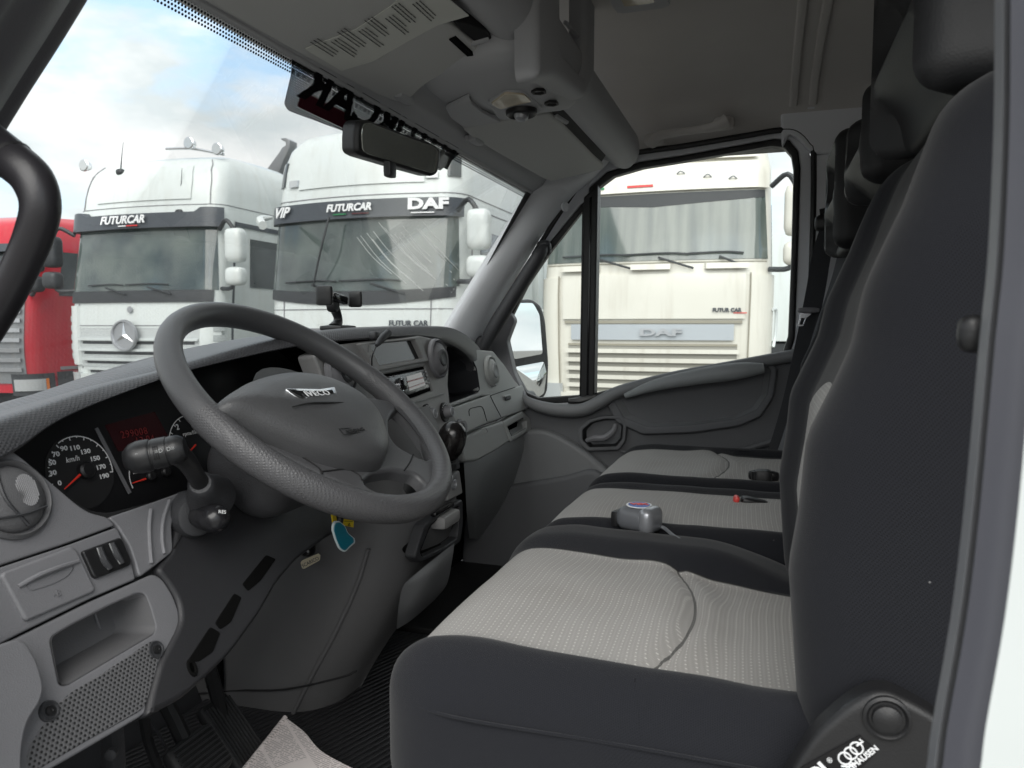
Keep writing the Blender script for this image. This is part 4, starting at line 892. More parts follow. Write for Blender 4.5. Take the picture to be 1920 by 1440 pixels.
# ================================================================== seats
def seat_mat(name, cx, hw, front=None, seam=None, vert=False, zlim=None, ztop=None):
    """woven cover: light woven insert between dark mesh bolsters (cx, hw in the seat's own coordinates)"""
    m, t, b = mat_new(name); a, q = coords(t, (1, 0, 0), (0, 1, -1) if not vert else (0, .15, 1)); _, zc = coords(t, (1, 0, 0), (0, 0, 1)); _, yc = coords(t, (1, 0, 0), (0, 1, 0))
    # light cloth
    f, d = dots(t, a, q, .0066, .0074, .00085, True)
    rib = MN(t, 'ABSOLUTE', MN(t, 'SUBTRACT', MN(t, 'FRACT', MN(t, 'DIVIDE', a, .0033)), .5)); rib2 = MN(t, 'ABSOLUTE', MN(t, 'SUBTRACT', MN(t, 'FRACT', MN(t, 'DIVIDE', q, .0037)), .5))
    wv = MN(t, 'MULTIPLY', rib, rib2)
    nz = t.nodes.new('ShaderNodeTexNoise'); nz.inputs['Scale'].default_value = 9; nz.inputs['Detail'].default_value = 5; c = t.nodes.new('ShaderNodeTexCoord'); t.links.new(c.outputs['Object'], nz.inputs['Vector'])
    base = mixcol(t, MN(t, 'MULTIPLY', wv, 4), (.31, .303, .292), (.365, .357, .343)); base = mixcol(t, MN(t, 'MULTIPLY', MN(t, 'SUBTRACT', nz.outputs[0], .35), .45), base, (.16, .14, .115))
    light = mixcol(t, f, base, (.56, .545, .52))
    # dark mesh
    g, d2 = dots(t, MN(t, 'ADD', a, yc), MN(t, 'ADD', zc, MN(t, 'MULTIPLY', MN(t, 'SUBTRACT', a, yc), .5)), .0024, .0021, .0007, True)
    dark = mixcol(t, g, (.0145, .0155, .0195), (.008, .0085, .0105))
    x_ = MN(t, 'ABSOLUTE', MN(t, 'SUBTRACT', a, cx)); w_ = hw
    if front is not None:     # the insert narrows near the front corner
        w_ = MN(t, 'SUBTRACT', hw, MN(t, 'MULTIPLY', MN(t, 'POWER', MN(t, 'MAXIMUM', MN(t, 'SUBTRACT', yc, front), 0), 2), 0))
    k = MN(t, 'LESS_THAN', x_, w_); e_ = MN(t, 'LESS_THAN', MN(t, 'ABSOLUTE', MN(t, 'SUBTRACT', x_, w_)), .0014)
    if zlim is not None: k = MN(t, 'MULTIPLY', k, MN(t, 'GREATER_THAN', zc, zlim))
    if ztop is not None: k = MN(t, 'MULTIPLY', k, MN(t, 'LESS_THAN', MN(t, 'ADD', zc, MN(t, 'MULTIPLY', MN(t, 'POWER', x_, 2), 2.0)), ztop))
    col = mixcol(t, k, dark, light)
    col = mixcol(t, MN(t, 'MULTIPLY', e_, .8), col, (.012, .012, .013))
    lv = t.nodes.new('ShaderNodeTexVoronoi'); lv.inputs['Scale'].default_value = 21; t.links.new(c.outputs['Object'], lv.inputs['Vector'])
    col = mixcol(t, MN(t, 'MULTIPLY', MN(t, 'LESS_THAN', lv.outputs[0], .016), .35), col, (.5, .5, .5))
    h = MN(t, 'ADD', MN(t, 'MULTIPLY', k, MN(t, 'MULTIPLY', wv, 2)), MN(t, 'MULTIPLY', MN(t, 'SUBTRACT', 1, k), MN(t, 'MULTIPLY', g, -.6)))
    if seam is not None:
        sx = MN(t, 'DIVIDE', MN(t, 'SUBTRACT', a, cx), hw); fy = MN(t, 'ADD', seam[0], MN(t, 'MULTIPLY', MN(t, 'POWER', sx, 2), seam[1]))
        s_ = MN(t, 'MULTIPLY', MN(t, 'LESS_THAN', MN(t, 'ABSOLUTE', MN(t, 'SUBTRACT', yc if not vert else zc, fy)), .0016), k); col = mixcol(t, MN(t, 'MULTIPLY', s_, .75), col, (.02, .02, .02)); h = MN(t, 'SUBTRACT', h, MN(t, 'MULTIPLY', s_, 2))
    t.links.new(col, b.inputs['Base Color']); b.inputs['Roughness'].default_value = .9; b.inputs['Specular IOR Level'].default_value = .15
    b.inputs['Sheen Weight'].default_value = .12; b.inputs['Sheen Roughness'].default_value = .5
    bump(t, b, h, .6, .0012); return m
m_mesh = seat_mat('dark_mesh_cloth', 99, .01)
m_leather = solid('black_vinyl', (.012, .0125, .014), .55, grain=450, bump=.25)

def sstep(a, b, x):
    t = max(0, min(1, (x-a)/(b-a))); return t*t*(3-2*t)
PROF = [(-.45, -.045), (-.36, -.038), (-.27, -.030), (-.20, -.024), (-.14, -.032), (-.09, -.036), (-.015, -.066), (.03, -.075), (.094, -.100), (.16, -.120), (.23, -.145), (.30, -.185)]
def profY(z): return lerp(PROF, z)
def make_seat(x0, x1, iw, lab, cat, back_top=.225, group=None, rear=-.15, front=.345, ztop=-.302, seam=True, thick=.12, drop=.0, headw=(.0, .0), roundf=.05, yo=0, ic=0, tilt=0, hy=0):
    cx, w_ = (x0+x1)/2, x1-x0
    t = thing('seat', (cx, .1, -.70), lab, cat, group)
    hw_ = w_/2; ln = front-rear
    def cf(q):
        q = q.copy(); ax = abs(q.x)
        xi = q.x-ic; bol = sstep(iw-.01, iw+.035, abs(xi))*(1-sstep(hw_-.035, hw_, ax)*.35)
        yv = q.y+(front+rear)/2
        if q.z > 0:
            q.z += -.006 + .014*bol - drop*sstep(-.02, -.22, q.y-.0)*bol*(q.x > 0)
            q.z += .005*math.cos(xi/iw*1.5)*(abs(xi) < iw) - tilt*max(0, .28-yv)*(1-.75*bol)
            yw = q.y+(front+rear)/2; s_ = yw-(.065+.035*min(1, (xi/iw)**2))
            if seam and abs(xi) < iw+.01: q.z += -.006*math.exp(-(s_/.008)**2) - .008*sstep(.0, -.05, s_) + .004*math.exp(-((s_-.03)/.03)**2)
            q.z -= .010*sstep(ln/2-.10, ln/2, q.y)
            q.z += .0022*mnoise.noise(V((q.x*14, q.y*14, 3.1)))
        # plan shape: front corners drawn back
        q.y -= .020*max(0, (ax-hw_+.08)/.08)**2*(q.y > 0)
        q.x += .0020*mnoise.noise(V((q.y*18, q.z*22, 7.7)))
        return q
    m1 = seat_mat('seat_cloth_'+str(round(cx, 2)), ic, iw, seam=(.065-.1, .035) if seam else None, zlim=.25)
    cu = mk('seat_cushion', [g_rbox((cx, (front+rear)/2, ztop-.085), (w_, ln, .17), roundf, (56, 56, 18), cf)], m1, t)
    # raised piping where bolster meets the side panel
    for sg in (-1, 1):
        xx = cx + sg*(hw_+.0005); mk('piping', [g_tube([V((xx-sg*.045, front-.015-.028, ztop-.038)), V((xx-sg*.012, front-.045, ztop-.044)), V((xx, front-.09, ztop-.047)), V((xx, .1, ztop-.045)), V((xx, rear+.04, ztop-.045))], .0016, 6, 5)], m_mesh, cu)
    # backrest
    zb, zt = -.36, back_top
    def bf(q):
        q = q.copy(); z = q.z+(zb+zt)/2; ax = abs(q.x)
        fr_ = q.y > 0
        ins = (1-sstep(iw-.015, iw+.03, ax))
        yy = profY(z) + yo - (.020*ins if fr_ else 0)
        taper = .05*sstep(.05, zt, z)
        q.x *= 1 - taper/hw_*.6*1.0
        q.z -= .03*(ax/hw_)**2.5*sstep(zt-.15, zt, z)
        q.y = yy + (q.y-thick/2)
        q.y += .0018*mnoise.noise(V((q.x*12, z*12, 1.1)))
        return q
    m2 = seat_mat('backrest_cloth_'+str(round(cx, 2)), 0, iw-.02, vert=True, ztop=.64)
    bk = mk('backrest', [g_rbox((cx, 0, (zb+zt)/2), (w_, thick, zt-zb), .045, (40, 14, 48), bf)], m2, t)
    # ridged vinyl headrest on top
    ha, hb, h0, h1 = headw
    def hf(q):
        q = q.copy(); z = q.z; inn = 1-sstep((hb-ha)/2-.045, (hb-ha)/2-.02, abs(q.x))
        q.y -= .034*inn*(.5-.5*math.cos((z+.02)*2*math.pi/.115))**.7*(q.y > 0); return q
    hd = mk('headrest', [g_rbox(((ha+hb)/2, -.182+hy, (h0+h1)/2), (hb-ha, .12, h1-h0), .028, (30, 12, 60), hf)], m_leather, t)
    return t, cu, bk
ds, dcu, dbk = make_seat(.592, 1.105, .156, 'driver\'s seat nearest the camera, black mesh cloth with a woven light grey middle', 'seat', headw=(.69, 1.0, .19, .62), hy=.012, back_top=.215, drop=.045, thick=.26, ic=-.024, tilt=.08)
ms, _, _ = make_seat(1.095, 1.44, .115, 'narrow middle passenger seat carrying the tape measure', 'seat', headw=(1.17, 1.425, .20, .345), group='passenger bench seats', seam=False, drop=0, back_top=.22, yo=-.047)
ps, _, _ = make_seat(1.445, 1.90, .165, 'far passenger seat beside the door, pale insert and empty', 'seat', headw=(1.60, 1.86, .15, .385), group='passenger bench seats', seam=True, drop=0, back_top=.18, ztop=-.300, yo=-.047)
for (t, a, b) in ((ds, .64, 1.07), (ms, 1.13, 1.42), (ps, 1.46, 1.86)):
    mk('seat_base', [g_rbox(((a+b)/2, .09, -.60), (b-a, .40, .24), .02, (3, 3, 3))], m_black, t)
# recliner cover on the near flank of the driver's seat
RP = Plane((.572, 0, 0), (-1, 0, .05), (0, -1, 0))
rc = pan('recliner_cover', RP, [(1440, 1520), (1498, 1420), (1530, 1375), (1590, 1322), (1635, 1298), (1668, 1298), (1712, 1318), (1760, 1345), (1800, 1380), (1800, 1560), (1440, 1560)], .022, m_black, ds, .012, .006)
o = RP(1663, 1347, .001); mk('knob_cap', [g_lathe(o, RP.n if RP.n.x < 0 else -RP.n, [(.0155, -.002), (.0155, .0015), (.0135, .0025), (.0115, .0005), (.010, .0005), (.0095, .004), (.006, .006), (0, .0065)], 28)], m_black, rc)
nn = RP.n if RP.n.x < 0 else -RP.n
stc = mk('sticker', [g_plate([[RP(x, y, .0012) for x, y in ((1500, 1440), (1612, 1379), (1646, 1408), (1560, 1500), (1510, 1520))]], nn, .0008, 0, 1)], m_gloss, rc)
dx = (RP(1634, 1402)-RP(1570, 1452)).normalized(); dy = nn.cross(dx)
lg = [g_text('RINGHAUSEN', RP(1609, 1429, .0016), dx, dy, .0056, ext=.0001, bold=.00015), g_text('OI', RP(1535, 1450, .0016), dx, dy, .0135, ext=.0001, bold=.0006), g_text('\u00ae', RP(1556, 1426, .0016), dx, dy, .005, ext=.0001)]
for k in range(3):
    o = RP(1584+k*11, 1422-k*9.5, .0016); lg.append(g_tube([o+(dx*math.cos(a)+dy*math.sin(a))*.0042 for a in [2*math.pi*j/20 for j in range(21)]], .0006, 5, 0))
lg.append(g_strip([RP(1577, 1436, .0016), RP(1592, 1437, .0016), RP(1604, 1430, .0016)], .0012, nn, .0004)); lg.append(g_strip([RP(1606, 1398, .0016), RP(1618, 1390, .0016), RP(1611, 1386, .0016)], .0012, nn, .0004))
mk('logo', lg, m_white, stc)

# ---------------- belts
def webm():
    m, t, b = mat_new('belt_webbing'); a, q = coords(t, (0, 1, 0), (0, .3, 1)); f = MN(t, 'FRACT', MN(t, 'DIVIDE', a, .004)); b.inputs['Base Color'].default_value = (.035, .037, .042, 1); b.inputs['Roughness'].default_value = .7; bump(t, b, f, .5, .001); return m
m_web = webm(); m_web2 = solid('belt_edge_grey', (.16, .17, .185), .6, grain=800, bump=.3)
bl = thing('seat_belt', tuple(P(1545, 415, X=2.0)), 'passenger seat belt with a chrome tongue hanging from the far door post', 'seat belt')
def ribbon(pts, hw, twist=(0, 1, 0)):
    c = catmull(pts, 6); a = V(twist).normalized(); return g_thick(g_grid([[p-a*hw for p in c], [p for p in c], [p+a*hw for p in c]]), V((-.0025, 0, 0)))
mk('webbing', [ribbon([P(1556, 425, X=1.985), P(1540, 480, X=1.98), P(1530, 540, X=1.975), P(1510, 640, X=1.965), P(1483, 760, X=1.95), P(1455, 850, X=1.93), P(1430, 900, X=1.92)], .022)], m_web, bl)
mk('webbing', [ribbon([P(1590, 430, X=1.93), P(1568, 520, X=1.92), P(1535, 620, X=1.91), P(1505, 720, X=1.90), P(1475, 820, X=1.89), P(1447, 895, X=1.88)], .010)], m_web2, bl)
mk('guide_ring', [g_rbox(P(1550, 418, X=1.99), (.03, .055, .04), .012, (5, 5, 5)), g_tube([P(1537, 398, X=1.98), P(1560, 394, X=1.98), P(1578, 400, X=1.99)], .008, 8, 4)], m_black, bl)
tg = mk('tongue_grip', [g_rbox(P(1516, 582, X=1.955), (.018, .05, .014), .006, (4, 4, 4))], m_grey, bl)
o = P(1506, 601, X=1.95)
mk('tongue', [g_plate([rnd([P(x, y, X=1.948) for x, y in ((1500, 586), (1522, 588), (1512, 597), (1506, 612), (1495, 612), (1499, 597))], .003), rnd([P(x, y, X=1.948) for x, y in ((1503, 596), (1510, 597), (1505, 609), (1499, 608))], .001)], V((-1, 0, 0)), .003, .0006, 1)], m_chrome, tg)
def buckle(p, p1, lab, sc=1.0):
    t = thing('belt_buckle', tuple(p), lab, 'belt buckle'); d = (p1-p).normalized(); p = p1-d*.115; q = d.to_track_quat('Z', 'X').to_matrix().to_4x4()
    mk('stalk', [g_tube([p, p+d*.05], .007*sc, 8, 0)], m_black, t)
    mk('body', [g_rbox(p+d*.075, (.022*sc, .034*sc, .062*sc), .006, (5, 5, 5), M=q)], m_black, t)
    mk('release_button', [g_rbox(p+d*.108, (.016*sc, .026*sc, .012*sc), .004, (4, 4, 4), M=q)], m_redb, t); return t
m_redb = solid('release_red', (.72, .07, .06), .4)
buckle(P(1440, 950, X=1.345), P(1373, 934, X=1.335), 'belt buckle with a red button lying between the two passenger seats', .8)
buckle(P(1450, 1100, X=1.085), P(1391, 1034, X=1.065), 'belt buckle with a small red end standing behind the driver\'s far bolster', .7)
b3 = thing('belt_buckle', tuple(P(1428, 940, X=1.55)), 'black belt buckle with a chrome tongue plugged in on the far seat', 'belt buckle')
mk('body', [g_rbox(P(1430, 915, X=1.56), (.03, .035, .075), .008, (5, 5, 5))], m_black, b3)
mk('cover', [g_rbox(P(1432, 892, X=1.57), (.02, .060, .022), .009, (5, 5, 5)), g_tube([P(1414, 884, X=1.56), P(1414, 896, X=1.56), P(1424, 902, X=1.56)], .006, 8, 3)], m_black, b3)
mk('tongue', [g_tube([P(1430, 915, X=1.54), P(1431, 938, X=1.54)], .003, 6, 0), g_tube([P(1441, 915, X=1.54), P(1441, 938, X=1.54)], .003, 6, 0)], m_chrome, b3)
mk('lap_belt', [ribbon([P(1500, 1060, X=1.13), P(1485, 1072, X=1.12), P(1468, 1090, X=1.115)], .014, (.6, .7, .2))], m_web2, b3)

# ---------------- tape measure on the middle seat
tz = -.303
tm = thing('tape_measure', tuple(P(1198, 995, Z=tz)), 'grey and silver tape measure lying on the middle seat', 'tape measure')
c0 = P(1198, 970, Z=tz+.018); MT = Matrix.Rotation(R(-20), 4, 'Z')
mk('case', [g_rbox(c0, (.056, .058, .036), .016, (10, 10, 6), M=MT)], solid('tape_case_grey', (.11, .115, .125), .35), tm)
m_tside = solid('tape_side_grey', (.30, .31, .33), .3, .5)
mk('chrome_side', [g_rbox(c0+MT.to_3x3() @ V((-.006, -.022, .001)), (.046, .024, .038), .011, (8, 6, 6), M=MT)], m_tside, tm)
o = c0+V((0, .0, .0192)); mk('badge', [(g_disc(o, (0, 0, 1), .019, .001, 28), m_white), (g_disc(o+V((0, 0, .0006)), (0, 0, 1), .016, .001, 28), solid('badge_blue', (.03, .12, .42), .4)), (g_text('VEX', o+V((0, 0, .0012)), (.3, -1, 0), (1, .3, 0), .013, ext=.0003, bold=.0008), m_redb)], m_white, tm)
mk('blade_mouth', [g_rbox(c0+MT.to_3x3() @ V((-.004, .031, -.004)), (.032, .014, .024), .004, (4, 4, 4), M=MT)], m_black, tm)
mk('wrist_cord', [g_tube([P(1228, 985, Z=tz+.010), P(1245, 990, Z=tz+.006), P(1262, 1004, Z=tz+.003), P(1275, 1012, Z=tz+.003)], .0028, 6, 5)], m_web2, tm)
# ================================================================== dashboard
dash = thing('dashboard', (1.2, .75, -.72), 'grey van dashboard with padded hood, instruments, radio, round vents and open shelves', 'dashboard')
def padm():
    m, t, b = mat_new('padded_hood'); a, q = coords(t, (1, 0, 0), (0, .6, 1)); f, d = dots(t, a, q, .0055, .0034, .0012, True)
    b.inputs['Base Color'].default_value = (.10, .101, .108, 1); b.inputs['Roughness'].default_value = .42; bump(t, b, MN(t, 'SUBTRACT', .003, d), .5, .6); return m
m_pad = padm()
Sx = [(-90, 822, .66), (0, 784, .685), (60, 764, .70), (120, 744, .71), (200, 719, .72), (290, 697, .72), (350, 677, .715), (467, 645, .70), (560, 627, .685), (640, 616, .675), (720, 612, .67), (800, 611, .68), (850, 616, .69), (887, 640, .70), (903, 666, .70), (908, 700, .69)]
Bx = [(-60, 890, .655), (28, 846, .665), (88, 802, .68), (140, 774, .69), (205, 747, .695), (290, 715, .70), (350, 696, .695), (467, 668, .68), (560, 649, .665), (635, 640, .655), (715, 634, .65), (790, 632, .66), (838, 643, .67), (868, 660, .68), (885, 680, .685), (892, 705, .685)]
S = [P(x, y, Y=Y) for x, y, Y in Sx]; B = [P(x, y, Y=Y) for x, y, Y in Bx]
mid = [s*.62+b*.38+V((0, -.006, .003)) for s, b in zip(S, B)]
far = [V((s.x, s.y+.20, s.z*(s.y+.20)/s.y-.018)) for s in S]; far2 = [V((s.x, 1.0, s.z*1.0/s.y-.07)) for s in S]; nr = [V((s.x, s.y+.04, s.z*(s.y+.04)/s.y-.003)) for s in S]
und = [b+V((0, .05, .006)) for b in B]; und2 = [b+V((0, .12, .0)) for b in B]
mk('hood', [g_patch([far2, far, nr, S, mid, B, und, und2], 4, 4)], m_pad, dash)
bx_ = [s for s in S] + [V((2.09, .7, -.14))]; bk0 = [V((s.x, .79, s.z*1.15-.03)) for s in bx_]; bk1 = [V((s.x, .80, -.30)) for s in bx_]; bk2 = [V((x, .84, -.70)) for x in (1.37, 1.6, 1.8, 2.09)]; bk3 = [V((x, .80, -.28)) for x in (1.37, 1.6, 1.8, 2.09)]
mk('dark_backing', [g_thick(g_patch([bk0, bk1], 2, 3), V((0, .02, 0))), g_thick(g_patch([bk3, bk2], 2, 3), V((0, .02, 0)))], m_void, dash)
# windscreen-side ledge seen at the far left: wiper-arm strip
mk('demister_strip', [g_tube([P(20, 770, Y=.80), P(70, 752, Y=.84), P(125, 738, Y=.90)], .004, 6, 4)], m_black, dash)

# ---- left fascia
FL = Plane((.5, .64, -.2), (0, -1, .4)); FLn = FL.n
def seams(pl, runs, off=.0006, r_=.0011): return [(g_tube([pl(x, y, off) for x, y in q], r_, 6, 3), m_seam) for q in runs]
fa = pan('left_fascia', FL, [(-120, 800), (-40, 818), (30, 849), (70, 882), (117, 922), (145, 946), (168, 961), (200, 969), (208, 975), (216, 985), (130, 1017), (0, 1060), (-120, 1105)], .03, m_grey, dash, .008, .002)
pan('column_side_fascia', FL, [(203, 970), (260, 951), (342, 922), (338, 940), (326, 968), (322, 985), (325, 1034), (295, 1058), (262, 1083), (256, 1060), (245, 1025), (220, 984)], .035, m_grey, dash, .006, .002,
    extra=[(g_tube([FL(x, y, .001) for x, y in q], .0022, 8, 4), m_grey) for q in ([(283, 955), (280, 985), (281, 1020), (284, 1056)], [(318, 938), (306, 975), (304, 1010), (308, 1038)])])
sw = pan('switch_row_panel', FL, [(-120, 1110), (0, 1064), (130, 1021), (217, 989), (222, 994), (243, 1040), (254, 1084), (252, 1087), (170, 1122), (45, 1184), (5, 1205), (-120, 1262)], .03, m_grey, dash, .004, .0018)
fd = pan('fuse_drawer', FL, [(8, 1072), (135, 1024), (146, 1032), (180, 1104), (176, 1110), (52, 1164), (46, 1160), (3, 1080)], .012, m_grey, dash, .006, .0025, off=.0035)
mk('drawer_pull', [(g_pocket(FL, [(48, 1098), (75, 1078), (110, 1065), (137, 1057), (138, 1066), (128, 1080), (100, 1095), (58, 1108)], .014, .7, off=.0042), m_dark)], m_dark, fd)
mk('drawer_brow', [g_tube([FL(34, 1100, .003), FL(72, 1079, .0055), (FL(110, 1064, .006)), FL(146, 1053, .003)], .0024, 8, 4)], m_grey, fd)
mk('embossed_mark', [g_text('\u25b8B', FL(107, 1113, .0042), (1, 0, 0), FL.y, .009, ext=.0003)], m_grey, fd)
sb = pan('switch_block', FL, [(155, 1033), (226, 1007), (232, 1014), (248, 1052), (244, 1060), (182, 1084), (176, 1080), (168, 1062)], .016, m_black, dash, .003, .002, off=.004)
for q in ([(186, 1026), (196, 1052), (207, 1066)], [(209, 1018), (219, 1040), (229, 1056)]):
    mk('rocker_switch', [g_tube([FL(x, y, .0055) for x, y in q], [.0028, .0036, .0028], 8, 5)], m_dark, sb)
    mk('switch_line', [g_tube([FL(x-4, y+1, .0058) for x, y in q], .0006, 5, 4)], m_lgrey, sb)
# round vent
m_stack0 = solid('slat_grey', (.30, .30, .31), .5)
def vent(pl, cx_, cy_, rad, name='round_vent', mat=m_grey, off=.0):
    o = pl(cx_, cy_, off); n = pl.n if pl.n.y < 0 else -pl.n
    v = mk(name, [(g_lathe(o, n, [(rad*1.16, -.004), (rad*1.14, .003), (rad*1.05, .006), (rad*.98, .003), (rad*.96, -.006)], 40), mat), (g_lathe(o, n, [(rad*.96, -.004), (rad*.95, .001), (rad*.86, .006), (rad*.6, .010), (rad*.3, .0115), (0, .012)], 40), mat)], mat, dash)
    return v, o, n
m_vent = solid('vent_grey', (.12, .12, .125), .5, grain=800, bump=.5)
v1, o, n = vent(FL, 20, 937, .0335, mat=m_vent)
gg = []
ux, uy = FL.x, FL.y
for k in range(-5, 6):
    xx = k*.0018; hh = .0155*math.sqrt(max(0, 1-(k/5.8)**2)); c_ = o+n*.0112+ux*(xx+.010)+uy*.004
    gg.append(g_tube([c_-uy*hh, c_+uy*hh], .0007, 5, 0))
mk('slats', gg, m_stack0, v1)
mk('vent_rib', [g_tube([o+n*.008+ux*-.010+uy*.028, o+n*.012+ux*-.013, o+n*.0085+ux*.002+uy*-.028], .0016, 6, 5), g_tube([o+n*.009+ux*-.026+uy*-.015, o+n*.012+ux*.0+uy*-.0175, o+n*.009+ux*.025+uy*-.015], .0012, 6, 5)], m_dark, v1)
# lower panel with pocket and speaker grille
def grillem():
    m, t, b = mat_new('speaker_grille'); a, q = coords(t, (1, 0, 0), (0, .37, .93)); f, d = dots(t, a, q, .0050, .0036, .0012, True)
    t.links.new(mixcol(t, f, (.13, .13, .135), (.012, .012, .013)), b.inputs['Base Color']); b.inputs['Roughness'].default_value = .6; bump(t, b, d, .5, .5); return m
LP = Plane((.5, .622, -.25), (0, -1, .45)); 
pocket = [(94, 1196), (130, 1174), (200, 1138), (258, 1112), (272, 1114), (282, 1140), (292, 1176), (288, 1188), (200, 1240), (126, 1284), (112, 1284), (106, 1255)]
lo = rnd([LP(x, y) for x, y in [(-10, 1215), (45, 1189), (170, 1127), (255, 1090), (288, 1075), (305, 1085), (325, 1115), (337, 1150), (336, 1172), (325, 1200), (312, 1222), (300, 1262), (278, 1332), (262, 1345), (160, 1405), (60, 1462), (20, 1500), (-10, 1500)]], .010)
lp = mk('knee_panel', [g_plate([lo, rnd([LP(x, y) for x, y in pocket], .006)], LP.n, .025, .0025)], m_grey, dash, wn=True)
pk = mk('open_pocket', [g_pocket(LP, pocket, .050, .80, shift=(.004, 0, .013))], solid('pocket_plastic', (.13, .13, .135), .55, grain=900, bump=.3), lp)
mk('pocket_partition', [g_tube([LP(178, 1150, -.040), LP(186, 1175, -.045), LP(196, 1206, -.050)], .0012, 6, 3)], m_grey, pk)
mk('speaker_grille', [g_plate([rnd([LP(x, y, .0012) for x, y in [(286, 1200), (303, 1206), (296, 1250), (274, 1322), (262, 1334), (158, 1392), (60, 1450), (50, 1440), (52, 1410), (75, 1368), (122, 1305), (200, 1258)]], .012)], LP.n, .004, .001, 1)], grillem(), lp)
for (x, y) in ((293, 1218), (93, 1333)):
    o = LP(x, y, .0015); nn = LP.n if LP.n.y < 0 else -LP.n
    mk('screw_cup', [(g_lathe(o, nn, [(.0095, -.002), (.0088, .001), (.0075, .001), (.0065, -.0), (0, -.0)], 20), m_dark), (g_lathe(o, nn, [(.0045, 0), (.0042, .0025), (.0015, .003), (0, .0018)], 10), m_black)], m_dark, lp)
pan('edge_panel', Plane((.5, .60, -.25), (0, -1, .45)), [(-160, 1265), (-40, 1222), (28, 1198), (50, 1203), (72, 1240), (84, 1290), (76, 1318), (52, 1352), (42, 1400), (40, 1520), (-160, 1520)], .03, m_grey, dash, .010, .0025)
pan('fascia_backing', FL, [(-160, 850), (30, 860), (167, 958), (205, 962), (330, 930), (318, 1030), (290, 1070), (325, 1130), (325, 1190), (262, 1330), (60, 1450), (-160, 1500)], .01, m_seam, dash, .01, .001, off=-.009, holes=[[(86, 1190), (200, 1130), (262, 1104), (280, 1110), (300, 1180), (296, 1192), (200, 1250), (126, 1296), (104, 1294)]])

# ---- instrument cluster
CL = Plane((.6, .715, -.16), (0, -1, .30)); nC = CL.n if CL.n.y < 0 else -CL.n
cl = pan('instrument_cluster', CL, [(20, 846), (60, 800), (88, 790), (180, 742), (285, 702), (400, 676), (520, 655), (600, 720), (500, 900), (342, 926), (205, 972), (165, 966), (110, 925)], .02, solid('cluster_face', (.010, .010, .011), .3), dash, .006, .002)
cx_ = CL(152, 884, .001); ed = (CL(212, 889, .001)-cx_).length
mk('speed_dial', [(g_disc(cx_, nC, ed*1.03, .0006, 40), solid('dial_face', (.018, .018, .019), .6))], m_black, cl)
def arc(o, r_, a0, a1, wdt, pl, n_=30):
    pts = [o + pl.x*(r_*math.cos(math.radians(a0+(a1-a0)*k/n_))) + pl.y*(r_*math.sin(math.radians(a0+(a1-a0)*k/n_))) for k in range(n_+1)]
    return g_strip(pts, wdt, nC, .0003)
mk('speed_scale', [arc(cx_+nC*.0008, ed*.97, -12, 118, .0011, CL)] + [g_strip([cx_+nC*.0009+(CL.x*math.cos(a)+CL.y*math.sin(a))*ed*.97, cx_+nC*.0009+(CL.x*math.cos(a)+CL.y*math.sin(a))*ed*(.88 if k % 2 == 0 else .93)], .0011, nC, .0003) for k in range(19) for a in [R(-12+k*13.5)]], m_white, cl)
txt = []
for s_, x, y in (('0', 112, 906), ('30', 99, 887), ('50', 98, 868), ('70', 105, 852), ('90', 120, 841), ('110', 140, 840), ('130', 160, 847), ('150', 178, 860), ('170', 189, 876), ('190', 195, 893)):
    txt.append(g_text(s_, CL(x, y, .0022), CL.x, CL.y, .0072, ext=.0001, bold=.00022, sx=1.25))
txt.append(g_text('km/h', CL(136, 861, .0022), CL.x, CL.y, .0085, ext=.0001, shear=.2))
mk('speed_numbers', txt, m_white, cl)
m_needle = solid('needle_red', (.85, .05, .03), .4)
mk('needle_hub', [g_lathe(CL(158, 883, .001), nC, [(.0095, 0), (.0095, .006), (.007, .008), (0, .008)], 24)], m_black, cl)
mk('speed_needle', [g_tube([CL(150, 890, .005), CL(121, 917, .005)], [.0014, .0006], 6, 0)], m_needle, cl)
mk('display', [g_plate([[CL(x, y, .0008) for x, y in ((197, 797), (290, 772), (325, 835), (222, 846))]], nC, .0005, 0, 1)], solid('display_red', (.035, .006, .008), .25), cl)
m_lcd = solid('display_digits', (.20, .02, .02), .5)
mk('display_digits', [g_text('299008', CL(252, 812, .0018), CL.x, CL.y, .0125, ext=.0001, space=1.1), g_text('13:04', CL(272, 825, .0018), CL.x, CL.y, .0125, ext=.0001, space=1.1)], m_lcd, cl)
mk('divider_strip', [g_strip([CL(180, 803, .0015), CL(243, 925, .0015)], .0045, nC, .001)], solid('divider_grey', (.16, .16, .17), .4), cl)
rc_ = CL(366, 838, .001); rr_ = (CL(318, 815, .001)-rc_).length
mk('rev_scale', [arc(rc_, rr_, 40, 205, .0011, CL)] + [g_strip([rc_+(CL.x*math.cos(a)+CL.y*math.sin(a))*rr_, rc_+(CL.x*math.cos(a)+CL.y*math.sin(a))*rr_*.9], .001, nC, .0003) for k in range(9) for a in [R(60+k*17)]] + [g_text('2', CL(333, 801, .002), CL.x, CL.y, .0105, ext=.0001, bold=.0002), g_text('1', CL(325, 826, .002), CL.x, CL.y, .0105, ext=.0001), g_text('rpmx100', CL(357, 812, .002), CL.x, CL.y, .0075, ext=.0001)], m_white, cl)
mk('rev_needle', [g_tube([CL(367, 834, .004), CL(347, 856, .004)], [.0013, .0006], 6, 0)], m_needle, cl)
fo = CL(283, 894, .001)
mk('fuel_scale', [arc(fo, (CL(243, 897, .001)-fo).length, 110, 195, .0010, CL), g_text('1/2', CL(253, 885, .002), CL.x, CL.y, .0075, ext=.0001, shear=.2), g_text('\u25a0', CL(266, 881, .002), CL.x, CL.y, .006, ext=.0001)], m_white, cl)
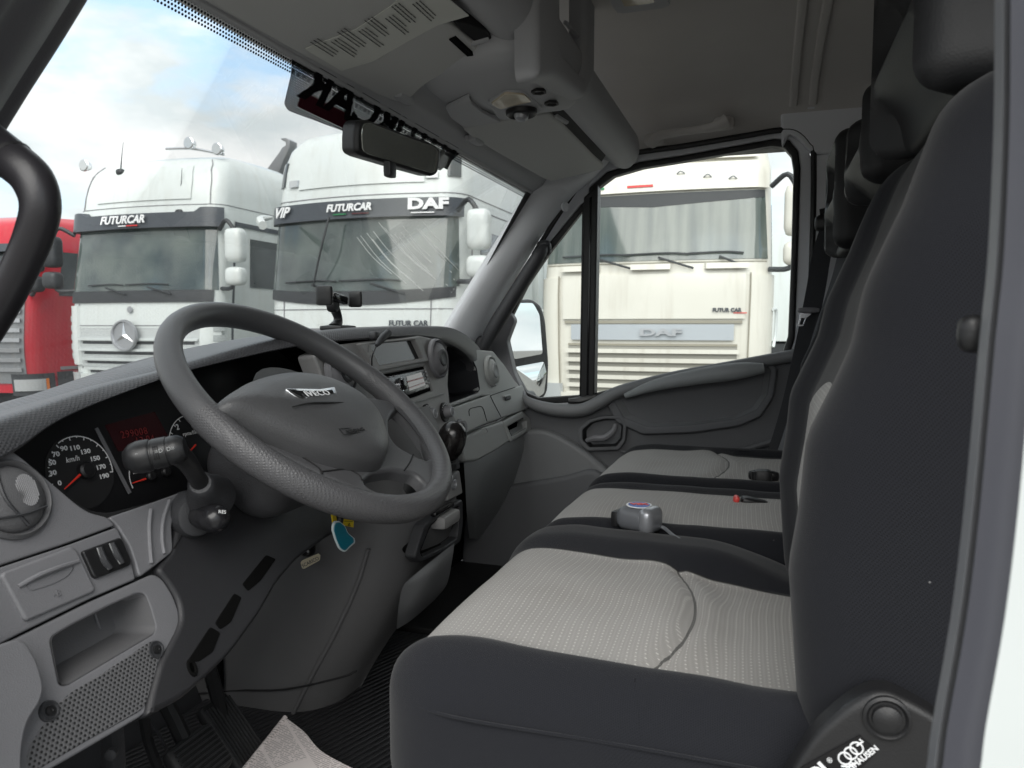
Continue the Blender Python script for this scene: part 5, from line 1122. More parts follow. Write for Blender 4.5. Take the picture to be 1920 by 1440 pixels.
mk('fuel_needle', [g_tube([CL(273, 898, .004), CL(248, 906, .004)], [.0012, .0006], 6, 0)], m_needle, cl)
for (x, y) in ((281, 893), (309, 885)): mk('needle_hub', [g_lathe(CL(x, y, .001), nC, [(.0062, 0), (.0062, .004), (.0045, .0055), (0, .0055)], 20)], m_black, cl)

# ---- centre stack
CS = Plane((1.22, .640, -.1), (0, -1, .15)); nS = CS.n if CS.n.y < 0 else -CS.n
m_stack = solid('stack_plastic', (.33, .328, .325), .5, grain=1000, bump=.25, mottle=.04)
scr_ = [(694, 645), (778, 637), (794, 671), (712, 685)]; rad_ = [(716, 703), (797, 687), (811, 732), (764, 750), (748, 738)]
lo = rnd([CS(x, y) for x, y in [(588, 664), (620, 648), (674, 641), (787, 629), (818, 636), (834, 655), (842, 690), (840, 722), (845, 765), (868, 815), (872, 850), (700, 900), (640, 800)]], .008)
cs = mk('centre_stack', [g_plate([lo, rnd([CS(x, y) for x, y in scr_], .002), rnd([CS(x, y) for x, y in rad_], .002)], nS, .03, .004)], m_stack, dash, wn=True)
bz = mk('screen_bezel', [g_plate([rnd([CS(x, y, .008) for x, y in [(674, 644), (786, 631), (805, 677), (706, 697)]], .004), rnd([CS(x, y, .008) for x, y in scr_], .002)], nS, .012, .0025)], m_stack, cs, wn=True)
mk('dark_screen', [g_plate([[CS(x, y, -.002) for x, y in [(690, 642), (782, 633), (800, 674), (708, 690)]]], nS, .003, 0, 1)], solid('screen_glass', (.014, .015, .018), .15), bz)
mk('screen_marks', [g_text('\u2013\u2014', CS(690, 655, .0087), (.1, 0, 1), (-1, 0, 0), .010, ext=.0002), g_text('\u2013', CS(694, 668, .0087), (.1, 0, 1), (-1, 0, 0), .010, ext=.0002)], m_dark, bz)
rd = mk('radio', [(g_plate([[CS(x, y, -.004) for x, y in [(708, 700), (800, 680), (816, 738), (766, 756), (745, 745)]]], nS, .003, 0, 1), m_void), (g_plate([rnd([CS(x, y, .006) for x, y in [(722, 707), (795, 692), (806, 727), (763, 742), (746, 732)]], .002)], nS, .012, .002), solid('radio_face', (.10, .10, .105), .25, .4))], m_void, cs)
mk('radio_display', [g_plate([rnd([CS(x, y, .0065) for x, y in [(762, 706), (790, 698), (798, 722), (768, 733)]], .001)], nS, .001, 0, 1)], solid('radio_display', (.33, .30, .29), .1, .5), rd)
mk('display_glow', [g_strip([CS(764, 716, .0074), CS(793, 708, .0074)], .0022, nS, .0003), g_strip([CS(766, 728, .0074), CS(796, 717, .0074)], .0010, nS, .0003)], solid('display_red_b', (.35, .03, .03), .3), rd)
o = CS(751, 722, .0065); mk('volume_knob', [(g_lathe(o, nS, [(.0135, -.001), (.0135, .004), (.0118, .006), (.0108, .004), (.0100, .004)], 28), m_chrome), (g_lathe(o, nS, [(.0100, .003), (.0095, .009), (.007, .010), (0, .0095)], 24), m_gloss)], m_gloss, rd)
mk('radio_buttons', [g_rbox(CS(x, y, .0075), (.006, .003, .003), .0012, (2, 2, 2)) for x, y in ((731, 707), (734, 714), (798, 697), (800, 704), (802, 711), (804, 718), (741, 705))], m_silver, rd)
mk('stack_ridge', [g_tube([CS(769, 757, .001), CS(800, 748, .002), CS(832, 738, .001)], .0018, 6, 3)], m_lgrey, cs)
for (x, y, dots_) in ((800, 777, 1), (833, 773, 0)):
    o = CS(x, y, .001); k = mk('heater_knob', [(g_lathe(o, nS, [(.0205, -.001), (.0205, .0025), (.0195, .0035), (.013, .0035)], 32), m_black), (g_lathe(o, nS, [(.0125, .003), (.0122, .013), (.0105, .018), (.0095, .0185)], 28), m_grey), (g_lathe(o, nS, [(.0098, .0175), (.0094, .0195), (.0082, .0195), (.0078, .0178), (0, .0178)], 28), m_silver)], m_grey, cs)
    mk('scale_marks', [g_strip([o+nS*.0038+(CS.x*math.cos(a)+CS.y*math.sin(a))*.0155, o+nS*.0038+(CS.x*math.cos(a)+CS.y*math.sin(a))*.0185], .0012, nS, .0003) for a in [R(20+20*j) for j in range(8)]], m_white, k)
o2 = CS(846, 790, .001); mk('heater_knob', [(g_lathe(CS(862, 800, .0), nS, [(.017, -.001), (.017, .003), (.012, .004), (.012, .013), (0, .015)], 28), m_grey)], m_grey, cs)
for (pl_, x, y, r_) in ((CS, 822, 672, .036), (CS, 640, 698, .036)):
    v, o, n = vent(pl_, x, y, r_, mat=m_grey, off=.008)
    mk('vent_centre', [g_lathe(o+n*.009, n, [(.018, -.001), (.0175, .004), (.014, .005), (.011, .0035), (0, .0035)], 24)], m_dark, v)

# ---- passenger side
PD = Plane((1.7, .68, -.1), (0, -1, .2)); nP = PD.n if PD.n.y < 0 else -PD.n
m_pd = solid('passenger_dash_plastic', (.47, .485, .475), .5, grain=1000, bump=.25, mottle=.05)
rec = [(838, 650), (862, 655), (884, 670), (894, 690), (900, 730), (896, 736), (842, 756), (838, 700)]
lo = rnd([PD(x, y) for x, y in [(826, 640), (865, 640), (893, 655), (925, 658), (946, 684), (966, 714), (978, 728), (982, 740), (905, 742), (838, 766), (826, 700)]], .006)
pf = mk('passenger_fascia', [g_plate([lo, rnd([PD(x, y) for x, y in rec], .008)], nP, .03, .004)], m_pd, dash, wn=True)
mk('open_shelf', [g_pocket(PD, rec, .11, .95)], solid('shelf_lining', (.035, .037, .043), .5), pf)
v, o, n = vent(PD, 922, 696, .036, mat=m_pd, off=.004)
mk('vent_centre', [g_lathe(o+n*.009, n, [(.020, -.001), (.0195, .004), (.015, .005), (.012, .0035), (0, .0035)], 24)], m_lgrey, v)
gb = pan('glovebox_lid', PD, [(838, 768), (910, 743), (980, 722), (990, 745), (992, 766), (940, 784), (905, 797), (868, 815), (850, 800)], .03, m_pd, dash, .006, .004, off=.004,
    extra=[(g_tube([PD(x, y, .0045) for x, y in q], .0010, 6, 3), m_seam) for q in ([(919, 742), (928, 760), (939, 781)], [(919, 742), (945, 733), (966, 726)], [(880, 780), (880, 768), (890, 764), (904, 763), (910, 780), (913, 790)])])
mk('latch_slot', [g_rbox(PD(952, 747, .006), (.045, .006, .010), .003, (5, 3, 3))], m_dark, gb)
mk('latch_lip', [g_rbox(PD(951, 742, .008), (.050, .006, .006), .003, (5, 3, 3))], m_pd, gb)
lw = pan('lower_lid', PD, [(866, 822), (905, 802), (945, 788), (950, 802), (957, 826), (935, 842), (895, 864), (872, 866), (868, 845)], .03, m_pd, dash, .010, .006, off=.0)
mk('lid_scoop', [g_pocket(PD, [(880, 818), (900, 805), (912, 803), (915, 810), (903, 815), (887, 820)], .01, .6, off=.0008)], m_grey, lw)
cv_ = [(952, 800), (983, 783), (988, 790), (987, 802), (960, 818)]
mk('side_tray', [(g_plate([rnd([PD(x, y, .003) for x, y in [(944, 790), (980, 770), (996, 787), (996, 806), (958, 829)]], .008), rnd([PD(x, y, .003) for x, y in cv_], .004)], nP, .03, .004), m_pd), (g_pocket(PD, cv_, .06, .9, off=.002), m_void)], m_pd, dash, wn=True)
rows = [[PD(868, 835, -.012), PD(900, 838, -.012), PD(945, 812, -.012), PD(1000, 785, -.012)], [PD(868, 850, -.006), PD(900, 862, -.004), PD(945, 836, -.004), PD(1000, 805, -.01)], [PD(872, 900, -.02), PD(900, 905, -.02), PD(930, 880, -.02), PD(990, 850, -.03)], [PD(875, 960, -.06), PD(888, 965, -.07), PD(905, 950, -.08), PD(960, 930, -.10)], [PD(880, 1010, -.16), PD(890, 1010, -.18), PD(900, 1010, -.2), PD(950, 1000, -.24)]]
mk('lower_dash', [g_patch(rows, 5, 5)], m_doorlt, dash)

# ---- gear console
def crow(z, yf, xl=1.10, xr=1.35, back=1.14, rl=.08):
    return [V((xl+.02, back, z)), V((xl, back-.16, z)), V((xl-.002, yf+.16, z)), V((xl+.012, yf+.06, z)), V((xl+.06, yf+.012, z)), V((xl+.13, yf, z)), V((xr-.04, yf, z)), V((xr-.005, yf+.02, z)), V((xr, yf+.07, z)), V((xr+.01, yf+.2, z))]
rows = [crow(-.155, .615), crow(-.22, .585), crow(-.30, .560), crow(-.38, .560), crow(-.45, .585), crow(-.54, .635, xr=1.33), crow(-.63, .69, xr=1.30), crow(-.715, .735, xr=1.27)]
m_cons = solid('console_plastic', (.135, .135, .138), .6, grain=900, bump=.3, mottle=.06)
con = mk('gear_console', [g_patch(rows, 6, 4)], m_cons, dash)
CF = Plane((1.2, .552, -.33), (0, -1, .02)); nF = CF.n if CF.n.y < 0 else -CF.n
mk('button_stack', [(g_plate([rnd([CF(x, y, .004) for x, y in [(836, 852), (858, 845), (864, 878), (842, 888)]], .004)], nF, .02, .003), m_dark), (g_rbox(CF(851, 858, .006), (.022, .004, .018), .002, (3, 2, 3)), m_black), (g_rbox(CF(852, 875, .006), (.022, .004, .012), .002, (3, 2, 3)), m_black)], m_dark, con)
bs = mk('lighter_panel', [(g_plate([rnd([CF(x, y, .004) for x, y in [(838, 892), (862, 882), (868, 925), (840, 940)]], .005)], nF, .02, .003), m_stack), (g_lathe(CF(850, 908, .005), nF, [(.010, -.002), (.011, .002), (.008, .004), (.007, .0), (0, 0)], 18), m_silver), (g_rbox(CF(852, 893, .007), (.026, .006, .012), .003, (4, 2, 3)), m_silver)], m_stack, con)
tray = [(806, 988), (822, 972), (862, 948), (862, 975), (858, 1008), (840, 1022), (792, 1044), (788, 1034)]
mk('tray_slot', [(g_pocket(CF, tray, .05, .9, off=.004), m_void), (g_plate([rnd([CF(x, y, .005) for x, y in [(796, 985), (820, 962), (868, 936), (869, 980), (864, 1016), (842, 1032), (788, 1056), (778, 1044)]], .008), rnd([CF(x, y, .005) for x, y in tray], .005)], nF, .02, .003), m_dark)], m_dark, con, wn=True)
mk('ashtray_drawer', [(g_rbox(CF(832, 972, .0), (.075, .04, .026), .008, (6, 4, 4)), m_stack), (g_rbox(CF(830, 955, .006), (.085, .012, .010), .004, (5, 3, 3)), m_gloss)], m_stack, con)
lowp = [V((1.13, .590, -.375))]
mk('console_pocket', [g_patch([[CF(760, 1092, .004), CF(805, 1055, .012), CF(852, 1018, .010)], [CF(752, 1110, -.002), CF(805, 1080, .018), CF(848, 1048, .012)], [CF(746, 1150, -.02), CF(790, 1125, .0), CF(838, 1095, -.004)], [CF(744, 1180, -.05), CF(775, 1160, -.035), CF(815, 1125, -.03)]], 6, 5)], m_doormid, con)
mk('console_edge', [g_tube([V((1.104, .630, -.38)), V((1.104, .655, -.45)), V((1.104, .70, -.54)), V((1.104, .752, -.63)), V((1.106, .79, -.70))], .004, 8, 4)], m_cons, con)
mk('console_seam', [g_tube([P(317, 1307, X=1.103), P(433, 1295, X=1.098), P(533, 1293, X=1.096), P(640, 1270, X=1.096), P(668, 1258, X=1.10)], .0018, 6, 4)], m_seam, con)
mk('pedal_slot', [g_rbox(P(402, 1252, X=1.092), (.012, .038, .085), .008, (3, 4, 5))], m_void, con)
pg = thing('gear_lever', (1.17, .58, -.30), 'black ball-topped gear lever sprouting from the dashboard beside the radio', 'gear lever')
kc = P(846, 826, Y=.50)
kb = mk('knob', [g_lathe(kc, (-.1, -.35, 1), [(0, -.037), (.009, -.036), (.018, -.029), (.0235, -.016), (.0250, 0), (.0235, .014), (.019, .025), (.011, .032), (0, .034)], 32)], solid('knob_black', (.010, .009, .009), .22), pg)
kn = V((-.55, -.62, .56)).normalized(); kx = V((.8, -.6, 0)); kx = (kx-kn*kx.dot(kn)).normalized(); ky = kn.cross(kx)
kp = kc + V((.006, -.012, .022))
mk('shift_badge', [(g_plate([rnd([kp+kx*a+ky*b_ for a, b_ in ((-.010, -.011), (.011, -.013), (.013, .008), (-.006, .010))], .004)], kn, .002, .0004, 1), m_dark), (g_text('1 3 5', kp+ky*.004+kn*.0005, kx, ky, .0065, ext=.0002), m_white), (g_text('2 4 R', kp-ky*.006+kn*.0005, kx, ky, .0065, ext=.0002), m_white), (g_strip([kp+kx*-.006+ky*-.001+kn*.0006, kp+kx*.007+ky*-.001+kn*.0006], .0006, kn, .0002), m_white)], m_dark, kb)
mk('shaft', [g_tube([kc+V((0, .005, -.03)), kc+V((.005, .04, -.07)), V((1.18, .60, -.30))], .009, 10, 4)], m_black, pg)
mk('gaiter', [g_lathe(V((1.175, .60, -.29)), (-.1, -.6, .8), [(.045, -.02), (.040, 0), (.030, .012), (.028, .02), (.020, .03), (.012, .045)], 20)], m_black, pg)
# little aerial clipped to the hood, phone holder on the windscreen side of the hood
ae = thing('clip_microphone', tuple(P(705, 650, Y=.60)), 'small black clip-on microphone with a bent wire over the radio screen', 'microphone')
mk('head', [g_tube([P(706, 648, Y=.60), P(712, 640, Y=.60), P(719, 632, Y=.60), P(728, 624, Y=.60)], [.0030, .0055, .0065, .0065], 12, 3)], m_dark, ae)
mk('clip', [g_rbox(P(702, 629, Y=.63), (.018, .016, .014), .005, (4, 4, 4))], m_dark, ae)
mk('wire', [g_tube([P(705, 650, Y=.60), P(698, 668, Y=.605), P(697, 685, Y=.615), P(693, 702, Y=.62)], .0011, 6, 5)], m_black, ae)
ph = thing('phone_holder', tuple(P(630, 612, Y=.80)), 'black clamp phone holder on a curved stem standing on the dashboard hood', 'phone holder')
PY = .80
mk('stem', [g_tube([P(628, 612, Y=PY), P(634, 600, Y=PY), P(630, 585, Y=PY), P(624, 572, Y=PY)], [.016, .010, .011, .013], 10, 5, .5)], m_black, ph)
mk('foot', [g_rbox(P(634, 615, Y=PY), (.06, .05, .012), .005, (5, 4, 3))], m_black, ph)
mk('ball', [g_lathe(P(624, 572, Y=PY-.01), (.2, -1, 0), [(0, -.014), (.013, -.008), (.015, 0), (.013, .008), (0, .014)], 16)], m_black, ph)
mk('clamp_back', [g_rbox(P(636, 560, Y=PY-.02), (.052, .012, .018), .005, (6, 4, 4), M=Matrix.Rotation(R(8), 4, 'Y'))], m_gloss, ph)
mk('clamp_arm', [g_rbox(P(608, 554, Y=PY-.035), (.011, .034, .036), .005, (5, 5, 5))], m_black, ph)
mk('clamp_arm', [g_rbox(P(666, 561, Y=PY-.035), (.010, .030, .032), .005, (5, 5, 5))], m_black, ph)
# ================================================================== steering wheel and column
WC = V((.838, .552, -.104)); AL = R(37.8); WT = V((0, math.cos(AL), math.sin(AL))); WN = V((0, -math.sin(AL), math.cos(AL))); WX = V((1, 0, 0))
WPl = Plane(WC, WN)
def wl(u, v, h=0): return WC + WX*u + WT*v + WN*h
whl = thing('steering_wheel', tuple(WC), 'dark grey steering wheel with a padded centre and a patterned grip', 'steering wheel')
m_rim = solid('rim_plastic', (.086, .087, .091), .40, grain=650, bump=.35, mottle=.08); m_hub = solid('hub_plastic', (.075, .076, .079), .42, grain=600, bump=.45, mottle=.06)
def hexm():
    m, t, b = mat_new('grip_texture'); n = t.nodes.new('ShaderNodeTexCoord'); v = t.nodes.new('ShaderNodeTexVoronoi'); v.inputs['Scale'].default_value = 330; v.inputs['Randomness'].default_value = .25; v.feature = 'DISTANCE_TO_EDGE'; t.links.new(n.outputs['Object'], v.inputs['Vector'])
    b.inputs['Base Color'].default_value = (.080, .080, .084, 1); b.inputs['Roughness'].default_value = .38; bump(t, b, v.outputs[0], .35, .003); return m
m_grip = hexm()
RR, TR = .1935, .0165
def rim(a0, a1, tr, n=60, closed=False, k=18):
    rows = []
    for i in range(n+(0 if closed else 1)):
        a = math.radians(a0+(a1-a0)*i/n); c = wl(RR*math.cos(a), RR*math.sin(a)); d = (WX*math.cos(a)+WT*math.sin(a))
        rows.append([c + d*math.cos(2*math.pi*j/k)*tr*.92 + WN*math.sin(2*math.pi*j/k)*tr*1.08 for j in range(k)])
    if closed: rows.append(rows[0])
    vs, fs = g_grid(rows, True)
    if not closed: fs.append(tuple(range(k))[::-1]); fs.append(tuple(range(len(vs)-k, len(vs))))
    return vs, fs
rm = mk('rim', [rim(0, 360, TR, 96, True)], m_rim, whl)
g1 = rim(176, 372, TR+.0008, 90)
mk('rim_grip', [g1], m_grip, rm)
# hub pad: outline traced on the wheel plane, domed
def wloc(px, py, h=.02):
    q = WPl(px, py, h); d = q-WC; return d.dot(WX), d.dot(WT)
pad = [(412, 765), (440, 738), (480, 719), (541, 708), (604, 716), (666, 744), (704, 779), (722, 826), (722, 852), (706, 864), (660, 862), (600, 846), (540, 822), (470, 792)]
pl2 = [wloc(x, y, .018) for x, y in pad]
pr_ = catmull([V((a, b, 0)) for a, b in pl2], 5, True); cxx = sum((q for q in pr_), V((0, 0, 0)))/len(pr_)
rows = []
for k, h in ((1.05, .004), (1.02, .018), (1.0, .024), (.95, .030), (.86, .035), (.72, .040), (.5, .043), (.25, .0445), (.06, .045)):
    rows.append([wl(cxx.x+(q.x-cxx.x)*k, cxx.y+(q.y-cxx.y)*k, h) for q in pr_])
vs, fs = g_grid(rows, True); fs.append(tuple(range(len(vs)-len(pr_), len(vs))))
hub = mk('hub_pad', [(vs, fs)], m_hub, whl, sharp=60)
def hp_(x, y, h=.040): return WPl(x, y, h)
mk('pad_crease', [g_tube([hp_(548, 763, .0440), hp_(580, 756, .0462), hp_(620, 755, .0458), hp_(658, 755, .0425)], [.0006, .0012, .0012, .0005], 6, 4)], m_seam, hub)
bd = [hp_(x, y, .0445) for x, y in ((534, 728), (560, 728), (600, 729), (628, 725), (633, 740), (600, 746), (567, 748), (556, 744))]
bdg = mk('badge', [(g_plate([rnd(bd, .003)], WN, .003, .0012, 2), m_chrome), (g_plate([rnd([hp_(x, y, .0447) for x, y in ((543, 731), (565, 732), (600, 733), (623, 730), (627, 738), (600, 742), (570, 744), (560, 741))], .002)], WN, .002, .0003, 1), m_gloss)], m_chrome, hub)
bx = (hp_(625, 734, .045)-hp_(560, 738, .045)).normalized(); by = WN.cross(bx)
mk('badge_letters', [g_text('IVECO', hp_(596, 737.5, .0464), bx, by, .0125, ext=.0003, bold=.0002, sx=1.2, space=1.12)], m_white, bdg)
mk('airbag_mark', [g_text('AIRBAG', hp_(666, 807, .0425), bx, by, .0075, ext=.0004, sx=1.5), g_tube([hp_(636, 804, .0425), hp_(690, 800, .0405), hp_(692, 809, .0400), (hp_(645, 815, .0415)), hp_(636, 804, .0425)], .0005, 5, 0)], m_black, hub)
# spokes: one plate between pad and rim with two openings
out = [(600, 722), (668, 742), (712, 746), (733, 752), (768, 788), (800, 830), (826, 878), (828, 905), (815, 930), (790, 942), (740, 940), (690, 925), (640, 905), (600, 886), (540, 858), (470, 818), (425, 785), (408, 764), (450, 742)]
hA = [(730, 782), (748, 765), (775, 780), (796, 820), (820, 850), (800, 862), (782, 856), (745, 836), (731, 815)]
hB = [(682, 900), (700, 885), (740, 880), (780, 888), (798, 905), (790, 920), (760, 926), (715, 924), (690, 912)]
sp = mk('spokes', [g_plate([rnd([WPl(x, y, .004) for x, y in out], .012), rnd([WPl(x, y, .004) for x, y in hA], .02), rnd([WPl(x, y, .004) for x, y in hB], .012)], WN, .018, .006, 4)], m_rim, whl, wn=True)
mk('spoke_seam', [g_tube([WPl(x, y, .0045) for x, y in q], .0010, 6, 5) for q in ([(420, 764), (440, 772), (458, 790), (466, 808), (520, 830), (590, 872), (605, 888)], [(605, 884), (650, 880), (672, 890), (680, 900)], [(775, 852), (768, 868), (758, 882)])], m_seam, sp)
mk('hub_back', [g_lathe(wl(0, 0, -.015), -WN, [(.085, -.01), (.08, .01), (.065, .05), (.055, .08), (.0, .09)], 28)], m_black, whl)
# steering column shroud
col_ = thing('steering_column', tuple(wl(0, -.05, -.2)), 'dark plastic steering column shroud with two control stalks below the wheel', 'steering column')
def shf(q):
    q = q.copy(); t = -q.z/.2
    q.x *= 1+.12*t; return q
Mw = Matrix(((1, 0, 0, 0), (0, WT.y, WN.y, 0), (0, WT.z, WN.z, 0), (0, 0, 0, 1)))
mk('shroud', [g_rbox(wl(-.005, -.005, -.085), (.18, .13, .12), .045, (12, 12, 12), shf, M=Mw)], m_dark, col_)
KP = Plane((.75, .60, -.3), (0, -1, .5)); nK = KP.n if KP.n.y < 0 else -KP.n
m_knee = solid('knee_cover_plastic', (.030, .030, .033), .5, grain=900, bump=.35, mottle=.06)
kc_ = pan('knee_cover', KP, [(322, 1036), (332, 985), (340, 935), (410, 895), (520, 930), (600, 948), (660, 960), (650, 985), (612, 1008), (560, 1046), (522, 1090), (488, 1150), (436, 1222), (390, 1268), (345, 1308), (300, 1332), (276, 1345), (283, 1310), (302, 1240), (316, 1215), (334, 1180), (341, 1158), (336, 1125), (314, 1090), (293, 1066)], .045, m_knee, col_, .012, .006, off=.004)
for q in ([(352, 1240), (395, 1175), (414, 1186), (400, 1222), (374, 1240)], [(404, 1168), (440, 1112), (454, 1120), (434, 1166), (414, 1180)], [(455, 1095), (500, 1040), (518, 1048), (490, 1088), (466, 1108)]):
    mk('cover_slot', [g_plate([rnd([KP(x, y, .0052) for x, y in q], .003)], nK, .003, .0005, 1)], m_void, kc_)
o = KP(361, 1252, .005); mk('cover_screw', [g_lathe(o, nK, [(.010, -.001), (.009, .001), (.006, .001), (.005, -.001), (0, -.001)], 14, sx=.6)], m_void, kc_)
mk('cover_seam', [g_tube([KP(356, 978, .0045), KP(342, 1000, .005), KP(326, 1028, .0045)], .0008, 6, 3)], m_seam, kc_)
# smooth ball collar and lower stalk with RES lettering
LX2 = .67
c1 = P(403, 972, X=LX2); c2 = c1+V((.014, .030, -.003))
st2 = mk('cruise_stalk', [(g_lathe(c1, (c2-c1), [(0, -.0165), (.009, -.0145), (.0145, -.008), (.0162, 0), (.0158, .010), (.0155, .016), (.0150, .030), (.0135, .034), (.013, .06)], 28), solid('stalk_gloss', (.016, .016, .018), .25))], m_black, col_)
mk('stalk_collar', [g_lathe(c1+V((.016, .036, -.004)), (.35, .9, -.1), [(.028, .03), (.026, .010), (.023, .002), (.018, .0)], 28)], m_dark, col_)
xs = (c2-c1).normalized(); tv = V((0, -.4, 1)); nv = (-ray(430, 962)).normalized(); ty = nv.cross(xs).normalized()
mk('stalk_letters', [g_text('RES', c1-ray(403, 972).normalized()*.0168+RT*.008+UP*.007, RT*.97-UP*.12+FW*.3, UP, .0052, ext=.0001)], m_white, st2)
# headlamp and indicator stalk
LX3 = .60
a0 = P(262, 857, X=LX3); a1 = P(296, 848, X=LX3+.01); a2 = P(335, 842, X=LX3+.02); a3 = P(343, 850, X=LX3+.025)
st1 = mk('light_stalk', [(g_lathe(a0, (a2-a0), [(0, -.0165), (.0095, -.0143), (.0153, -.008), (.0172, .0), (.0168, .010), (.0160, .0118), (.0152, .0122), (.0152, .0135), (.0160, .0142), (.0158, .028), (.0150, .0285), (.0150, .0295), (.0155, .0305), (.0148, .039), (.011, .045), (0, .047)], 32), solid('stalk_satin', (.017, .0175, .019), .38, grain=600, bump=.1))], m_dark, col_)
xs = (a2-a0).normalized(); nv = (-ray(300, 845)).normalized(); nv = (nv-xs*nv.dot(xs)).normalized(); ty = nv.cross(xs); ty = ty if ty.z > 0 else -ty
mk('stalk_symbols', [g_text(s_, a0+xs*d_+nv*.0166+ty*.002, xs, ty, .0058, ext=.0001) for s_, d_ in (('D', .002), ('\u2261D', .023), ('D\u2261', .034))], m_lgrey, st1)
mk('stalk_grips', [g_tube([a0+xs*d_+nv*.0148-ty*.006, a0+xs*d_+nv*.0155+ty*.001, a0+xs*d_+nv*.0140+ty*.008], .0007, 5, 3) for d_ in (.0175, .0195, .0215)], m_black, st1)
mk('stalk_arm', [g_tube([P(330, 848, X=LX3+.022), P(350, 866, X=LX3+.035), P(368, 893, X=LX3+.05), P(382, 915, X=LX3+.07)], [.0125, .0105, .0095, .0110], 14, 5)], m_black, st1)
mk('stalk_gaiter', [g_lathe(P(377, 908, X=LX3+.06), P(392, 925, X=LX3+.10)-P(368, 893, X=LX3+.05), [(.0115, -.004), (.0145, .0), (.0150, .012), (.022, .03), (.028, .05)], 20)], m_dark, col_)
# ignition key with tag and charm
ky_ = thing('key_ring', tuple(P(640, 1030, Y=.56)), 'ignition key hanging under the wheel with a yellow tag and a teal charm', 'keys')
KY = .57
mk('tag', [(g_plate([[P(x, y, Y=KY+.01) for x, y in ((622, 962), (664, 966), (663, 989), (640, 984), (625, 980))]], V((0, -1, 0)), .002, .0003, 1), solid('tag_yellow', (.85, .62, .02), .5)), (g_text('VL', P(655, 984, Y=KY+.0085), (1, 0, 0), (0, 0, 1), .007, ext=.0001), m_black), (g_strip([P(644, 972, Y=KY+.009), P(660, 974, Y=KY+.009)], .0008, V((0, -1, 0)), .0002), m_black), (g_strip([P(646, 977, Y=KY+.009), P(661, 978, Y=KY+.009)], .0008, V((0, -1, 0)), .0002), m_black)], m_white, ky_)
mk('key', [g_tube([P(637, 958, Y=KY), P(638, 972, Y=KY-.004), P(638, 985, Y=KY-.006)], [.006, .005, .003], 8, 3)], m_black, ky_)
chm = [(627, 978), (636, 976), (648, 986), (652, 998), (666, 1010), (667, 1018), (655, 1028), (648, 1036), (638, 1030), (630, 1012), (624, 992)]
mk('charm', [(g_plate([rnd([P(x, y, Y=KY-.012) for x, y in chm], .006)], V((0, -1, 0)), .003, .001, 2), solid('charm_edge', (.7, .78, .8), .4)), (g_plate([rnd([P(645+(x-645)*.86, 1005+(y-1005)*.9, Y=KY-.0135) for x, y in chm], .005)], V((0, -1, 0)), .001, .0003, 1), solid('charm_teal', (.01, .20, .28), .35))], m_white, ky_)
dtg = thing('plug_and_tag', tuple(P(580, 1065, X=1.085)), 'black plug on the console wall with a cream tag reading SCARICO', 'plug')
mk('plug', [(g_rbox(P(577, 1026, X=1.088), (.024, .022, .030), .008, (5, 5, 5)), m_black), (g_disc(P(575, 1026, X=1.0685), (-1, 0, 0), .0022, .001, 10), m_lgrey), (g_disc(P(577, 1034, X=1.0685), (-1, 0, 0), .0022, .001, 10), m_lgrey)], m_black, dtg)
TP = Plane((1.083, .7, -.35), (-1, -.1, 0), (0, -1, 0))
tgp = mk('tag', [g_plate([rnd([TP(x, y) for x, y in ((563, 1055), (566, 1051), (596, 1038), (600, 1041), (599, 1051), (570, 1067), (566, 1066))], .003)], TP.n, .002, .0006, 1)], solid('tag_cream', (.75, .67, .50), .5), dtg)
tx = (TP(598, 1044)-TP(566, 1060)).normalized()
nt_ = TP.n if TP.n.x < 0 else -TP.n
mk('tag_letters', [g_text('SCARICO', TP(582, 1054, .0012 if TP.n.x < 0 else -.0012), tx, nt_.cross(tx), .0085, ext=.0001)], m_dark, tgp)

# ================================================================== pedals, newspaper, mirror
def pedal(label, px, py, X_, w_, h_, tilt, arm, ribdir):
    o = P(px, py, X=X_); t = thing('pedal', tuple(o), label, 'pedal'); M_ = Matrix.Rotation(R(tilt), 4, 'X')
    pd = mk('pedal_pad', [g_rbox(o, (w_, h_, .022), .010, (8, 8, 4), M=M_)], m_rub, t)
    rb = []
    for k in range(-4, 5):
        if ribdir: rb.append(g_rbox(o + M_.to_3x3() @ V((k*w_/10, 0, .012)), (.0030, h_*.86, .005), .0015, (2, 4, 2), M=M_))
        else: rb.append(g_rbox(o + M_.to_3x3() @ V((0, k*h_/10, .012)), (w_*.86, .0030, .005), .0015, (4, 2, 2), M=M_))
    mk('tread_ribs', rb, m_pedrib, pd)
    mk('pedal_arm', [g_tube([o+V((0, .01, 0))] + [V(q) for q in arm], .011, 8, 4)], m_black, t)
m_pedrib = solid('pedal_rib_rubber', (.05, .05, .052), .4)
pedal('ribbed black accelerator pedal nearest the console wall', 437, 1382, .945, .065, .135, 50, [(.95, .86, -.50), (.93, .95, -.42), (.90, 1.0, -.30)], True)
pedal('black rubber brake pedal left of the accelerator, half out of view', 372, 1424, .80, .085, .07, 50, [(.80, .80, -.50), (.80, .90, -.40), (.80, 1.0, -.30)], False)
mk('bracket', [g_tube([P(280, 1345, X=.78), P(300, 1380, X=.79), P(318, 1420, X=.80)], .0018, 6, 3), g_rbox(P(212, 1412, X=.62), (.02, .02, .09), .005, (3, 3, 3)), g_lathe(P(212, 1410, X=.60), (-1, -.6, .2), [(.006, 0), (.006, .01), (0, .012)], 8)], m_dark, col_)
mk('cable', [g_tube([P(268, 1340, X=.74), P(278, 1390, X=.76), P(300, 1450, X=.78)], .007, 8, 4)], m_rub, col_)

